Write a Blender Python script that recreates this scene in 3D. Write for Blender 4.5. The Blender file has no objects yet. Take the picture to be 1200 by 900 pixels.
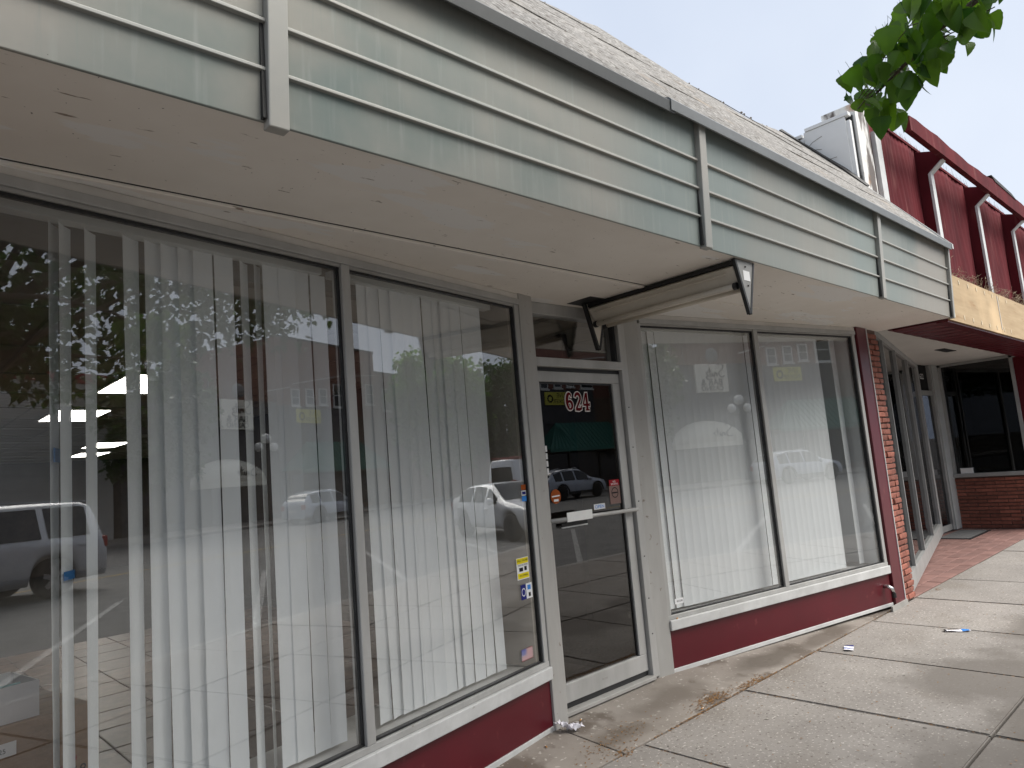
import bpy, bmesh, math, random
from mathutils import Vector, Matrix
random.seed(7)
S = bpy.context.scene
COL = S.collection
R = math.radians

# ------------------------------------------------------------------ camera
CAM_H, YAW, PITCH, ROLL, FPX = 1.6, 0.7574, 0.1229, 0.0843, 825.1
cd = bpy.data.cameras.new('camera'); cam = bpy.data.objects.new('camera', cd); COL.objects.link(cam)
cd.sensor_width = 36.0; cd.lens = FPX / 1200 * 36.0; cd.clip_start = 0.05; cd.clip_end = 2000
fw = Vector((math.sin(YAW) * math.cos(PITCH), math.cos(YAW) * math.cos(PITCH), math.sin(PITCH)))
rt = Vector((math.cos(YAW), -math.sin(YAW), 0)); up = rt.cross(fw)
c_, s_ = math.cos(ROLL), math.sin(ROLL)
# image right = cos*right - sin*(image-down->up): keeps verticals leaning to the left at the top
rt2 = rt * c_ - up * s_
up2 = rt * s_ + up * c_
mw = Matrix((rt2, up2, -fw)).transposed().to_4x4(); mw.translation = (0, 0, CAM_H)
cam.matrix_world = mw
S.camera = cam

# ------------------------------------------------------------------ sky, sun, exposure
SUN_EL, SUN_AZ = 50, 145        # azimuth measured from +Y towards +X
w = bpy.data.worlds.new('World'); S.world = w; w.use_nodes = True
nt = w.node_tree; nt.nodes.clear()
N = nt.nodes.new; Lk = nt.links.new
out = N('ShaderNodeOutputWorld'); bg = N('ShaderNodeBackground'); sky = N('ShaderNodeTexSky')
sky.sky_type = 'NISHITA'; sky.sun_disc = False
sky.sun_elevation = R(SUN_EL); sky.sun_rotation = R(SUN_AZ)
sky.air_density = 1.0; sky.dust_density = 3.0; sky.ozone_density = 1.0
hs = N('ShaderNodeHueSaturation'); hs.inputs['Saturation'].default_value = 0.35
mx = N('ShaderNodeMix'); mx.data_type = 'RGBA'; mx.inputs[0].default_value = 0.94
tc = N('ShaderNodeTexCoord'); nz = N('ShaderNodeTexNoise'); nz.inputs['Scale'].default_value = 2.2; nz.inputs['Detail'].default_value = 5
cr = N('ShaderNodeValToRGB')
cr.color_ramp.elements[0].position = 0.3; cr.color_ramp.elements[0].color = (3.1, 3.5, 4.25, 1)
cr.color_ramp.elements[1].position = 0.72; cr.color_ramp.elements[1].color = (3.75, 4.1, 4.7, 1)
Lk(tc.outputs['Generated'], nz.inputs['Vector']); Lk(nz.outputs['Fac'], cr.inputs['Fac'])
Lk(sky.outputs[0], hs.inputs['Color']); Lk(hs.outputs[0], mx.inputs[6]); Lk(cr.outputs[0], mx.inputs[7])
Lk(mx.outputs[2], bg.inputs['Color']); bg.inputs['Strength'].default_value = 0.1; Lk(bg.outputs[0], out.inputs['Surface'])
sd = bpy.data.lights.new('sun', 'SUN'); sun = bpy.data.objects.new('sun', sd); COL.objects.link(sun)
sd.energy = 2.9; sd.angle = R(50); sd.color = (1.0, 0.96, 0.9)
sdir = Vector((math.sin(R(SUN_AZ)) * math.cos(R(SUN_EL)), math.cos(R(SUN_AZ)) * math.cos(R(SUN_EL)), math.sin(R(SUN_EL))))
sun.rotation_euler = sdir.to_track_quat('Z', 'Y').to_euler(); sun.location = sdir * 60
S.view_settings.view_transform = 'Standard'; S.view_settings.look = 'None'
S.view_settings.exposure = 1.1; S.view_settings.gamma = 1.0
S.view_settings.use_curve_mapping = False
S.render.engine = 'CYCLES'
S.cycles.use_denoising = True
S.cycles.max_bounces = 9; S.cycles.diffuse_bounces = 4; S.cycles.glossy_bounces = 5
S.cycles.transmission_bounces = 4; S.cycles.transparent_max_bounces = 24
S.cycles.caustics_reflective = False; S.cycles.caustics_refractive = False
S.cycles.sample_clamp_indirect = 6.0

# ------------------------------------------------------------------ materials
MATS = {}
def mat(name, col, rough=0.6, metal=0.0, var=0.0, vscale=4.0, col2=None, bump=0.0, bscale=60.0, spec=0.5,
        stretch=(1, 1, 1), detail=4, lo=0.35, hi=0.65, rand=0.0, coat=0.0, dirt=None, spots=None):
    m = bpy.data.materials.new(name); m.use_nodes = True; MATS[name] = m
    t = m.node_tree; n = t.nodes; b = n['Principled BSDF']; L = t.links.new
    b.inputs['Roughness'].default_value = rough; b.inputs['Metallic'].default_value = metal
    b.inputs['Specular IOR Level'].default_value = spec; b.inputs['Coat Weight'].default_value = coat
    geo = n.new('ShaderNodeNewGeometry'); mp = n.new('ShaderNodeMapping'); mp.inputs['Scale'].default_value = stretch
    L(geo.outputs['Position'], mp.inputs['Vector'])
    last = None
    if col2 is None and var > 0:
        col2 = tuple(max(0, c * (1 - var)) for c in col); colA = tuple(min(1, c * (1 + var)) for c in col)
    else:
        colA = col
    if col2 is not None:
        nz = n.new('ShaderNodeTexNoise'); nz.inputs['Scale'].default_value = vscale; nz.inputs['Detail'].default_value = detail
        nz.inputs['Roughness'].default_value = 0.65
        L(mp.outputs[0], nz.inputs['Vector'])
        r = n.new('ShaderNodeValToRGB'); r.color_ramp.elements[0].position = lo; r.color_ramp.elements[1].position = hi
        r.color_ramp.elements[0].color = (*col2, 1); r.color_ramp.elements[1].color = (*colA, 1)
        L(nz.outputs['Fac'], r.inputs['Fac']); last = r.outputs[0]
    else:
        rgb = n.new('ShaderNodeRGB'); rgb.outputs[0].default_value = (*col, 1); last = rgb.outputs[0]
    for d in (dirt or []):      # (colour, scale, lo, hi, stretch)
        dn = n.new('ShaderNodeTexNoise'); dn.inputs['Scale'].default_value = d[1]; dn.inputs['Detail'].default_value = 6
        dm = n.new('ShaderNodeMapping'); dm.inputs['Scale'].default_value = d[4] if len(d) > 4 else (1, 1, 1)
        dm.inputs['Location'].default_value = (d[1] * 3.1, d[1] * 1.7, 0)
        L(geo.outputs['Position'], dm.inputs['Vector']); L(dm.outputs[0], dn.inputs['Vector'])
        mr = n.new('ShaderNodeMapRange'); mr.inputs[1].default_value = d[2]; mr.inputs[2].default_value = d[3]
        L(dn.outputs['Fac'], mr.inputs[0])
        mm = n.new('ShaderNodeMix'); mm.data_type = 'RGBA'; mm.inputs[7].default_value = (*d[0], 1)
        L(mr.outputs[0], mm.inputs[0]); L(last, mm.inputs[6]); last = mm.outputs[2]
    for (sx, sy, sr, sc_, amt) in (spots or []):      # stains of their own shape: centre, radii, colour, strength
        dn = n.new('ShaderNodeTexNoise'); dn.inputs['Scale'].default_value = 2.4; dn.inputs['Detail'].default_value = 7; L(geo.outputs['Position'], dn.inputs['Vector'])
        vs = n.new('ShaderNodeVectorMath'); vs.operation = 'SUBTRACT'; vs.inputs[1].default_value = (sx, sy, 0); L(geo.outputs['Position'], vs.inputs[0])
        vm = n.new('ShaderNodeVectorMath'); vm.operation = 'MULTIPLY'; vm.inputs[1].default_value = (1 / sr[0], 1 / sr[1], 0); L(vs.outputs[0], vm.inputs[0])
        ln = n.new('ShaderNodeVectorMath'); ln.operation = 'LENGTH'; L(vm.outputs[0], ln.inputs[0])
        ad = n.new('ShaderNodeMath'); ad.operation = 'MULTIPLY_ADD'; ad.inputs[1].default_value = 1.9; L(dn.outputs['Fac'], ad.inputs[0]); L(ln.outputs['Value'], ad.inputs[2])
        mr = n.new('ShaderNodeMapRange'); mr.inputs[1].default_value = 2.1; mr.inputs[2].default_value = 1.5; mr.inputs[3].default_value = 0; mr.inputs[4].default_value = amt; L(ad.outputs[0], mr.inputs[0])
        mm = n.new('ShaderNodeMix'); mm.data_type = 'RGBA'; mm.inputs[7].default_value = (*sc_, 1); L(mr.outputs[0], mm.inputs[0]); L(last, mm.inputs[6]); last = mm.outputs[2]
    if rand > 0:
        oi = n.new('ShaderNodeObjectInfo'); mr = n.new('ShaderNodeMapRange')
        mr.inputs[3].default_value = 1 - rand; mr.inputs[4].default_value = 1 + rand
        L(oi.outputs['Random'], mr.inputs[0])
        mm = n.new('ShaderNodeVectorMath'); mm.operation = 'SCALE'
        L(last, mm.inputs[0]); L(mr.outputs[0], mm.inputs['Scale']); last = mm.outputs[0]
    L(last, b.inputs['Base Color'])
    if bump > 0:
        bn = n.new('ShaderNodeTexNoise'); bn.inputs['Scale'].default_value = bscale; bn.inputs['Detail'].default_value = 4
        L(mp.outputs[0], bn.inputs['Vector'])
        bp = n.new('ShaderNodeBump'); bp.inputs['Strength'].default_value = min(1, bump * 10); bp.inputs['Distance'].default_value = bump * 0.1
        L(bn.outputs['Fac'], bp.inputs['Height']); L(bp.outputs[0], b.inputs['Normal'])
    return m

def glass_mat(name, r0=0.1, tint=(0.93, 0.95, 0.94), rough=0.0):
    m = bpy.data.materials.new(name); m.use_nodes = True; MATS[name] = m
    t = m.node_tree; n = t.nodes; n.clear(); L = t.links.new
    o = n.new('ShaderNodeOutputMaterial'); mixs = n.new('ShaderNodeMixShader')
    tr = n.new('ShaderNodeBsdfTransparent'); tr.inputs[0].default_value = (*tint, 1)
    gl = n.new('ShaderNodeBsdfGlossy'); gl.inputs['Roughness'].default_value = rough
    lw = n.new('ShaderNodeLayerWeight'); lw.inputs[0].default_value = 0.5
    p = n.new('ShaderNodeMath'); p.operation = 'POWER'; p.inputs[1].default_value = 5
    L(lw.outputs['Facing'], p.inputs[0])
    mr = n.new('ShaderNodeMapRange'); mr.inputs[3].default_value = r0; mr.inputs[4].default_value = 1.0
    L(p.outputs[0], mr.inputs[0]); L(mr.outputs[0], mixs.inputs[0]); L(tr.outputs[0], mixs.inputs[1]); L(gl.outputs[0], mixs.inputs[2])
    L(mixs.outputs[0], o.inputs['Surface'])
    return m

def emit_mat(name, col, s):
    m = bpy.data.materials.new(name); m.use_nodes = True; MATS[name] = m
    b = m.node_tree.nodes['Principled BSDF']; b.inputs['Base Color'].default_value = (*col, 1)
    b.inputs['Emission Color'].default_value = (*col, 1); b.inputs['Emission Strength'].default_value = s
    return m

def leaf_mat(name, c1, c2, trans=0.4):
    m = bpy.data.materials.new(name); m.use_nodes = True; MATS[name] = m
    t = m.node_tree; n = t.nodes; b = n['Principled BSDF']; L = t.links.new
    o = n['Material Output']
    geo = n.new('ShaderNodeNewGeometry'); r = n.new('ShaderNodeValToRGB')
    r.color_ramp.elements[0].color = (*c1, 1); r.color_ramp.elements[1].color = (*c2, 1)
    wn = n.new('ShaderNodeMath'); wn.operation = 'FRACT'
    oi = n.new('ShaderNodeObjectInfo'); ad = n.new('ShaderNodeMath'); ad.operation = 'ADD'
    L(geo.outputs['Random Per Island'], ad.inputs[0]); L(oi.outputs['Random'], ad.inputs[1]); L(ad.outputs[0], wn.inputs[0])
    L(wn.outputs[0], r.inputs[0]); L(r.outputs[0], b.inputs['Base Color'])
    b.inputs['Roughness'].default_value = 0.42; b.inputs['Specular IOR Level'].default_value = 0.35
    tl = n.new('ShaderNodeBsdfTranslucent'); sc = n.new('ShaderNodeVectorMath'); sc.operation = 'MULTIPLY'; sc.inputs[1].default_value = (1.6, 2.0, 0.5)
    L(r.outputs[0], sc.inputs[0]); L(sc.outputs[0], tl.inputs[0])
    ms = n.new('ShaderNodeMixShader'); ms.inputs[0].default_value = trans
    L(b.outputs[0], ms.inputs[1]); L(tl.outputs[0], ms.inputs[2]); L(ms.outputs[0], o.inputs['Surface'])
    return m

# ------------------------------------------------------------------ mesh helpers
class Frame:
    """u along a wall, n towards the street (away from the building), z up"""
    def __init__(s, o, d, flip=False):
        s.o = Vector((o[0], o[1], 0)); d = Vector((d[0], d[1], 0)).normalized(); s.d = d
        s.nv = Vector((d.y, -d.x, 0)) * (-1 if flip else 1)
    def p(s, u, n, z): return s.o + s.d * u + s.nv * n + Vector((0, 0, z))
WORLD = Frame((0, 0), (1, 0), flip=True)        # u = X, n = Y, z

class MB:
    def __init__(s): s.v = []; s.f = []
    def pt(s, p): s.v.append(Vector(p)); return len(s.v) - 1
    def face(s, pts):
        s.f.append([s.pt(p) for p in pts])
    def hexa(s, c):      # 8 corners: bottom 4 (ccw), top 4
        i = [s.pt(p) for p in c]
        for q in ((3, 2, 1, 0), (4, 5, 6, 7), (0, 1, 5, 4), (1, 2, 6, 5), (2, 3, 7, 6), (3, 0, 4, 7)): s.f.append([i[k] for k in q])
    def box(s, fr, u0, u1, n0, n1, z0, z1):
        s.hexa([fr.p(u0, n0, z0), fr.p(u1, n0, z0), fr.p(u1, n1, z0), fr.p(u0, n1, z0),
                fr.p(u0, n0, z1), fr.p(u1, n0, z1), fr.p(u1, n1, z1), fr.p(u0, n1, z1)]); return s
    def prism(s, pts, vec):      # closed polygon (3D pts) extruded by vec
        vec = Vector(vec); a = [s.pt(p) for p in pts]; b = [s.pt(Vector(p) + vec) for p in pts]; n = len(a)
        s.f.append(a[::-1]); s.f.append(b)
        for k in range(n): s.f.append([a[k], a[(k + 1) % n], b[(k + 1) % n], b[k]])
        return s
    def tube(s, pts, rad, seg=8, cap=True):
        pts = [Vector(p) for p in pts]; rings = []
        for k, p in enumerate(pts):
            d = (pts[min(k + 1, len(pts) - 1)] - pts[max(k - 1, 0)]).normalized()
            a = d.cross(Vector((0, 0, 1)) if abs(d.z) < 0.9 else Vector((1, 0, 0))).normalized(); b = d.cross(a)
            r = rad[k] if isinstance(rad, (list, tuple)) else rad
            rings.append([s.pt(p + (a * math.cos(t) + b * math.sin(t)) * r) for t in [2 * math.pi * j / seg for j in range(seg)]])
        for A, B in zip(rings, rings[1:]):
            for j in range(seg): s.f.append([A[j], A[(j + 1) % seg], B[(j + 1) % seg], B[j]])
        if cap: s.f.append(rings[0][::-1]); s.f.append(rings[-1])
        return s
    def lathe(s, prof, centre=(0, 0, 0), axis='z', seg=20):    # prof: list of (r, h)
        c = Vector(centre); rings = []
        for r, h in prof:
            ring = []
            for j in range(seg):
                t = 2 * math.pi * j / seg; a, b = r * math.cos(t), r * math.sin(t)
                ring.append(s.pt(c + (Vector((a, b, h)) if axis == 'z' else Vector((a, h, b)) if axis == 'y' else Vector((h, a, b)))))
            rings.append(ring)
        for A, B in zip(rings, rings[1:]):
            for j in range(seg): s.f.append([A[j], A[(j + 1) % seg], B[(j + 1) % seg], B[j]])
        s.f.append(rings[0][::-1]); s.f.append(rings[-1]); return s
    def grid(s, rows):
        idx = [[s.pt(p) for p in r] for r in rows]
        for A, B in zip(idx, idx[1:]):
            for j in range(len(A) - 1): s.f.append([A[j], A[j + 1], B[j + 1], B[j]])
        return s
    def mesh(s, name, m, smooth=False, fix=True):
        me = bpy.data.meshes.new(name); me.from_pydata([tuple(p) for p in s.v], [], s.f)
        if fix:
            bm = bmesh.new(); bm.from_mesh(me); bmesh.ops.recalc_face_normals(bm, faces=bm.faces); bm.to_mesh(me); bm.free()
        if m is not None: me.materials.append(m)
        if smooth: me.polygons.foreach_set('use_smooth', [True] * len(me.polygons))
        me.update(); return me
    def build(s, name, m, parent=None, smooth=False, bevel=0.0, local=False, fix=True, bseg=2):
        o = link(name, s.mesh(name, m, smooth, fix), parent, local)
        if bevel > 0:
            b = o.modifiers.new('bevel', 'BEVEL'); b.width = bevel; b.segments = bseg; b.limit_method = 'ANGLE'; b.angle_limit = R(40)
        return o

WM = {}
def link(name, data, parent=None, local=False, loc=None, rot=None, scale=None):
    o = bpy.data.objects.new(name, data); COL.objects.link(o)
    if loc is not None: o.location = loc
    if rot is not None: o.rotation_euler = rot
    if scale is not None: o.scale = scale
    if parent is not None:
        o.parent = parent
        if not local: o.matrix_parent_inverse = WM.get(parent.name, Matrix()).inverted()
    if local: WM[o.name] = WM.get(parent.name, Matrix()).copy() if parent else Matrix()
    else: WM[o.name] = Matrix.LocRotScale(o.location, o.rotation_euler, o.scale)
    return o
def tag(o, label=None, cat=None, group=None, kind=None):
    if label: o['label'] = label
    if cat: o['category'] = cat
    if group: o['group'] = group
    if kind: o['kind'] = kind
    return o
def thing(name, label, cat, loc=(0, 0, 0), rz=0.0, group=None, kind=None):
    o = link(name, None, loc=loc, rot=(0, 0, rz)); o.empty_display_size = 0.2
    return tag(o, label, cat, group, kind)
def box(name, m, parent, fr, u0, u1, n0, n1, z0, z1, bevel=0.0, local=False):
    return MB().box(fr, u0, u1, n0, n1, z0, z1).build(name, m, parent, bevel=bevel, local=local)
def text_mesh(name, txt, size, o, right, upv, m, parent, local=False, offset=0.0, depth=0.0, shear=0.0, align='CENTER', sx=1.0, space=1.0):
    cu = bpy.data.curves.new('t', 'FONT'); cu.body = txt; cu.size = size; cu.align_x = align; cu.align_y = 'CENTER'
    cu.offset = offset; cu.extrude = depth; cu.shear = shear; cu.space_character = space; cu.resolution_u = 3
    t = bpy.data.objects.new('t', cu); COL.objects.link(t)
    dg = bpy.context.evaluated_depsgraph_get(); dg.update()
    me = bpy.data.meshes.new_from_object(t.evaluated_get(dg)); bpy.data.objects.remove(t)
    r = Vector(right).normalized(); u = Vector(upv).normalized(); nn = r.cross(u); o = Vector(o)
    for v in me.vertices: v.co = o + r * v.co.x * sx + u * v.co.y + nn * v.co.z
    me.materials.clear(); me.materials.append(m); me.name = name
    return link(name, me, parent, local)
def inst(name, me, parent, loc, rot=(0, 0, 0), scale=(1, 1, 1)):
    return link(name, me, parent, loc=loc, rot=rot, scale=scale)

# ------------------------------------------------------------------ palette
RED = mat('red_enamel', (0.088, 0.0035, 0.010), 0.33, var=0.12, vscale=1.5, bump=0.001, bscale=6, dirt=[((0.20, 0.05, 0.05), 9, 0.66, 0.82)])
REDW = mat('weathered_red_paint', (0.13, 0.016, 0.021), 0.9, col2=(0.08, 0.010, 0.014), spec=0.15, vscale=1.6, stretch=(1.2, 1.2, 0.5), bump=0.004, bscale=30,
           dirt=[((0.22, 0.075, 0.07), 5.5, 0.60, 0.82, (1.5, 1.5, 0.22))])
CREAM = mat('cream_soffit_paint', (0.86, 0.81, 0.745), 0.72, col2=(0.79, 0.735, 0.665), vscale=1.1, bump=0.004, bscale=7,
            dirt=[((0.84, 0.82, 0.79), 1.3, 0.56, 0.575, (0.6, 2.2, 1)), ((0.30, 0.24, 0.19), 26, 0.69, 0.73, (0.35, 1.6, 1)), ((0.16, 0.13, 0.10), 60, 0.715, 0.74)])
TRIM = mat('grey_white_trim_paint', (0.66, 0.63, 0.585), 0.6, col2=(0.56, 0.53, 0.49), vscale=3, bump=0.003, bscale=12,
           dirt=[((0.14, 0.10, 0.07), 22, 0.70, 0.75, (0.4, 0.4, 2))])
ALU = mat('worn_aluminium_frame', (0.46, 0.455, 0.44), 0.45, 0.2, col2=(0.37, 0.365, 0.35), vscale=5, stretch=(1, 1, 0.3), bump=0.001, bscale=40,
          dirt=[((0.25, 0.22, 0.18), 30, 0.70, 0.78)])
ALUD = mat('grey_painted_post', (0.40, 0.39, 0.37), 0.5, 0.05, col2=(0.33, 0.32, 0.30), vscale=4, stretch=(1, 1, 0.25), bump=0.002, bscale=25,
           dirt=[((0.2, 0.17, 0.14), 25, 0.68, 0.76)])
WHITEF = mat('white_sill_paint', (0.58, 0.58, 0.57), 0.45, col2=(0.48, 0.48, 0.47), vscale=6, dirt=[((0.3, 0.28, 0.25), 35, 0.70, 0.78)])
RUB = mat('black_gasket', (0.012, 0.012, 0.013), 0.5)
BLK = mat('black_metal', (0.015, 0.015, 0.015), 0.5)
FASC = mat('patina_and_sheen_fascia_metal', (0.34, 0.32, 0.285), 0.5, 0.3, col2=(0.265, 0.30, 0.285), spec=0.25, vscale=0.42, stretch=(1, 1, 0.35), lo=0.42, hi=0.60, detail=3,  # beige puts the reflected warm sheen into the colour, beside grey-green patina and streaks
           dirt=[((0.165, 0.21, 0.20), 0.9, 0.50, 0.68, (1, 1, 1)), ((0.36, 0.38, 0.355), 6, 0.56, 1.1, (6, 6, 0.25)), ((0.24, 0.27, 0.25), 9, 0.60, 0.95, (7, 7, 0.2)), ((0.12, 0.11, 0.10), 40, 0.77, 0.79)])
FBAT = mat('fascia_batten_metal', (0.40, 0.385, 0.35), 0.5, 0.2, col2=(0.34, 0.345, 0.325), vscale=2, dirt=[((0.1, 0.08, 0.06), 24, 0.73, 0.76)])
DRIP = mat('dark_drip_edge', (0.05, 0.054, 0.055), 0.5, 0.1, var=0.15, vscale=3)
DRIP2 = mat('grey_drip_edge', (0.17, 0.18, 0.185), 0.5, 0.1, var=0.12, vscale=3)
BLIND = mat('white_vinyl_blind', (0.90, 0.92, 0.92), 0.55, var=0.015, vscale=3)
GLASS = glass_mat('window_glass', 0.13, (0.98, 0.985, 0.985))
DGLASS = glass_mat('tinted_door_glass', 0.11, (0.42, 0.40, 0.38))
DARKG = glass_mat('dark_shop_glass', 0.06, (0.35, 0.36, 0.38))
INTW = mat('interior_wall', (0.30, 0.27, 0.23), 0.8, var=0.08)
INTC = mat('interior_ceiling_tile', (0.55, 0.53, 0.48), 0.9, var=0.06, vscale=8)
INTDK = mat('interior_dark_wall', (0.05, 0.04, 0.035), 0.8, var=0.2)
TILEF = mat('brown_floor_tile', (0.13, 0.085, 0.06), 0.4, col2=(0.06, 0.036, 0.026), vscale=9, detail=8, rand=0.2)
GROUT = mat('dark_grout', (0.02, 0.017, 0.015), 0.9)

# ------------------------------------------------------------------ plan of the shop front
A = Vector((0.284, 2.692)); B = Vector((3.136, 3.202)); C = Vector((4.45, 3.245)); D = Vector((7.292, 2.692))
YP = 2.692; ZS = 0.42; ZH = 2.666; ZSOF = 2.745; XE = 7.95
FL = Frame(A, B - A); FR_ = Frame(C, D - C); LL = (B - A).length; LR = (D - C).length
ST = Frame((0, 0), (1, 0))       # u = X, n = -Y

# ------------------------------------------------------------------ ground, road, pavement
CONC = mat('pavement_concrete', (0.27, 0.248, 0.226), 0.9, col2=(0.215, 0.196, 0.178), vscale=2.2, detail=8, bump=0.012, bscale=160, rand=0.05,
           dirt=[((0.20, 0.178, 0.155), 1.3, 0.54, 0.70), ((0.46, 0.43, 0.39), 55, 0.60, 0.68), ((0.14, 0.12, 0.10), 42, 0.60, 0.67), ((0.07, 0.06, 0.05), 17, 0.69, 0.71)],
           spots=[(5.5, 1.45, (.75, .55), (.125, .11, .095), .8), (6.9, 1.35, (.9, .45), (.12, .105, .09), .8), (4.0, 1.15, (.6, .5), (.13, .115, .10), .75), (8.6, 1.2, (1.2, .4), (.13, .115, .10), .7), (4.75, 0.95, (.5, .4), (.12, .105, .09), .7)])
ENTRY = mat('entry_concrete', (0.275, 0.245, 0.215), 0.8, col2=(0.21, 0.183, 0.157), vscale=2.0, detail=8, bump=0.008, bscale=110,
            dirt=[((0.13, 0.105, 0.085), 1.5, 0.515, 0.555), ((0.11, 0.085, 0.065), 6, 0.62, 0.72), ((0.40, 0.37, 0.33), 30, 0.62, 0.68)],
            spots=[(5.15, 2.86, (.55, .16), (.10, .083, .066), .85), (6.0, 2.80, (.42, .09), (.11, .09, .072), .8), (4.0, 2.98, (.40, .16), (.125, .103, .083), .75), (3.3, 2.86, (.22, .10), (.12, .095, .072), .7)])
SOIL = mat('joint_dirt', (0.075, 0.06, 0.045), 0.95, var=0.3, vscale=30)
ASPH = mat('asphalt', (0.12, 0.118, 0.115), 0.85, var=0.2, vscale=3, bump=0.02, bscale=120)
KERB = mat('kerb_concrete', (0.30, 0.29, 0.27), 0.85, var=0.12, vscale=4)
PAINT = mat('white_road_paint', (0.36, 0.36, 0.35), 0.7, col2=(0.14, 0.14, 0.14), vscale=9)
YPAINT = mat('yellow_road_paint', (0.5, 0.33, 0.05), 0.7, col2=(0.3, 0.2, 0.04), vscale=12)
PAV = mat('red_paver', (0.235, 0.125, 0.105), 0.8, col2=(0.18, 0.095, 0.08), vscale=5, bump=0.006, bscale=90, rand=0.14)

KY = -1.62                                  # near kerb
g = box('ground', SOIL, None, WORLD, -400, 500, -500, 400, -0.6, -0.20); tag(g, 'bare ground under the whole street', 'ground', kind='structure')
rd = MB(); rd.box(WORLD, -60, 160, -22.5, KY - 0.15, -0.19, -0.13); rd = rd.build('road', ASPH)
tag(rd, 'wide asphalt street with angled parking stalls, seen mirrored in the windows', 'road', kind='structure')
RZ = -0.13
def stripe(p, q, wd, m, name):
    p = Vector(p); q = Vector(q); d = (q - p).normalized(); n = Vector((-d.y, d.x)) * wd / 2
    mb = MB(); z0, z1 = RZ + 0.001, RZ + 0.006
    c = [p - n, q - n, q + n, p + n]
    mb.hexa([(v.x, v.y, z0) for v in c] + [(v.x, v.y, z1) for v in c]); return mb.build(name, m, rd)
for k in range(-4, 13):
    x = 8.97 + 3.4 * k; stripe((x, KY - 0.25), (x + 5.3, KY - 5.6), 0.11, PAINT, 'parking_stripe')
for k in range(-8, 24): stripe((4 * k, -11.9), (4 * k + 3.99, -11.9), 0.11, YPAINT, 'centre_stripe')
for x0, x1 in ((-40, -18), (-14, 24), (31, 80)): stripe((x0, -20.4), (x1, -20.4), 0.11, PAINT, 'lane_stripe')

sw = MB(); sw.box(WORLD, -60, 160, KY + 0.0, 30, -0.19, -0.03); sw = sw.build('pavement', SOIL)
tag(sw, 'concrete pavement of large square slabs with dirty joints in front of the shops', 'pavement', kind='structure')
kb = MB(); kb.box(WORLD, -60, 160, KY - 0.15, KY - 0.005, -0.19, 0.0); kb = kb.build('kerb', KERB, bevel=0.02); tag(kb, 'pale concrete kerb along the near parking stalls', 'kerb', kind='structure')
JX, JS = 4.459, 1.136
def slab_mesh(lx, ly):
    mb = MB(); mb.box(WORLD, 0.006, lx - 0.006, 0.006, ly - 0.006, -0.05, 0.0)
    me = mb.mesh('slab', CONC); bm = bmesh.new(); bm.from_mesh(me)
    bmesh.ops.bevel(bm, geom=[e for e in bm.edges if all(v.co.z > -0.01 for v in e.verts)], offset=0.007, segments=2, affect='EDGES'); bm.to_mesh(me); bm.free(); return me
rows = [(1.245, 1.447), (-0.205, 1.447), (KY, 1.41)]
for ri, (y0, ly) in enumerate(rows):
    me = slab_mesh(JS, ly); nk = 27 if ri < 2 else 16
    for k in range(-6, nk):
        o = inst('slab', me, sw, (JX + JS * k, y0, random.uniform(-0.003, 0.002)), (random.uniform(-0.001, 0.001), random.uniform(-0.001, 0.001), 0))
rest = MB()
for ri, (y0, ly) in enumerate(rows):
    k1 = 27 if ri < 2 else 16
    for k in range(k1, 90): rest.box(WORLD, JX + JS * k + .006, JX + JS * (k + 1) - .006, y0 + .006, y0 + ly - .006, -0.05, 0.0)
tag(rest.build('far_slabs', CONC, sw), kind='stuff')
# the triangular entry in front of the door, ramping up slightly
me = MB(); t0, t1 = -0.05, 0.0
def entry(pts, name):
    mb = MB(); lo = [(x, y, -0.06) for x, y, z in pts]; n = len(pts)
    a = [mb.pt(p) for p in lo]; b = [mb.pt(p) for p in pts]
    mb.f.append(a[::-1]); mb.f.append(b)
    for k in range(n): mb.f.append([a[k], a[(k + 1) % n], b[(k + 1) % n], b[k]])
    return mb.build(name, ENTRY, sw, bevel=0.006)
j = 0.008
entry([(0.1, YP + j, 0), (3.16, YP + j, 0), (3.16, 3.30, .042), (3.0, 3.20, .04)], 'entry_slab')
entry([(3.172, YP + j, 0), (7.40, YP + j, 0), (4.45, 3.28, .042), (4.3, 3.42, .045), (3.172, 3.42, .045)], 'entry_slab')

# ------------------------------------------------------------------ THE SHOP
shop = thing('shop_building', 'low shop with pale metal canopy fascia, slanted windows and dark red base panels', 'building', (3.8, 3.2, 0))

# --- roof: steep granulated slope behind the fascia
ROOF = mat('granulated_roofing', (0.25, 0.24, 0.225), 0.95, col2=(0.15, 0.14, 0.13), vscale=30, detail=6, bump=0.03, bscale=110,
           dirt=[((0.27, 0.255, 0.235), 2.0, 0.5, 0.7), ((0.37, 0.355, 0.33), 34, 0.55, 0.61), ((0.10, 0.085, 0.07), 26, 0.57, 0.61), ((0.08, 0.07, 0.06), 11, 0.62, 0.67), ((0.27, 0.22, 0.17), 3.2, 0.6, 0.75, (0.5, 1, 1))])
roof = MB(); rowsR = []
NXR = 60
for k in range(NXR + 1):
    x = -4 + (XE + 4) * k / NXR; dz = 0.025 * math.sin(x * 1.7) + 0.02 * math.sin(x * 4.1 + 1) + random.uniform(-.012, .012)
    r_ = []
    for q in range(9):
        f = q / 8; y = 1.89 + 1.51 * f; z = 3.452 + 1.80 * f + dz * f + 0.035 * math.sin(f * math.pi)
        r_.append((x, y, z))
    r_.append((x, 3.62, 5.24 + dz)); r_.append((x, 3.70, 4.7)); rowsR.append(r_)
roof.grid(rowsR); roof_o = roof.build('roof', ROOF, shop, smooth=False)
m_ = roof_o.modifiers.new('thick', 'SOLIDIFY'); m_.thickness = 0.03; m_.offset = -1
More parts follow.
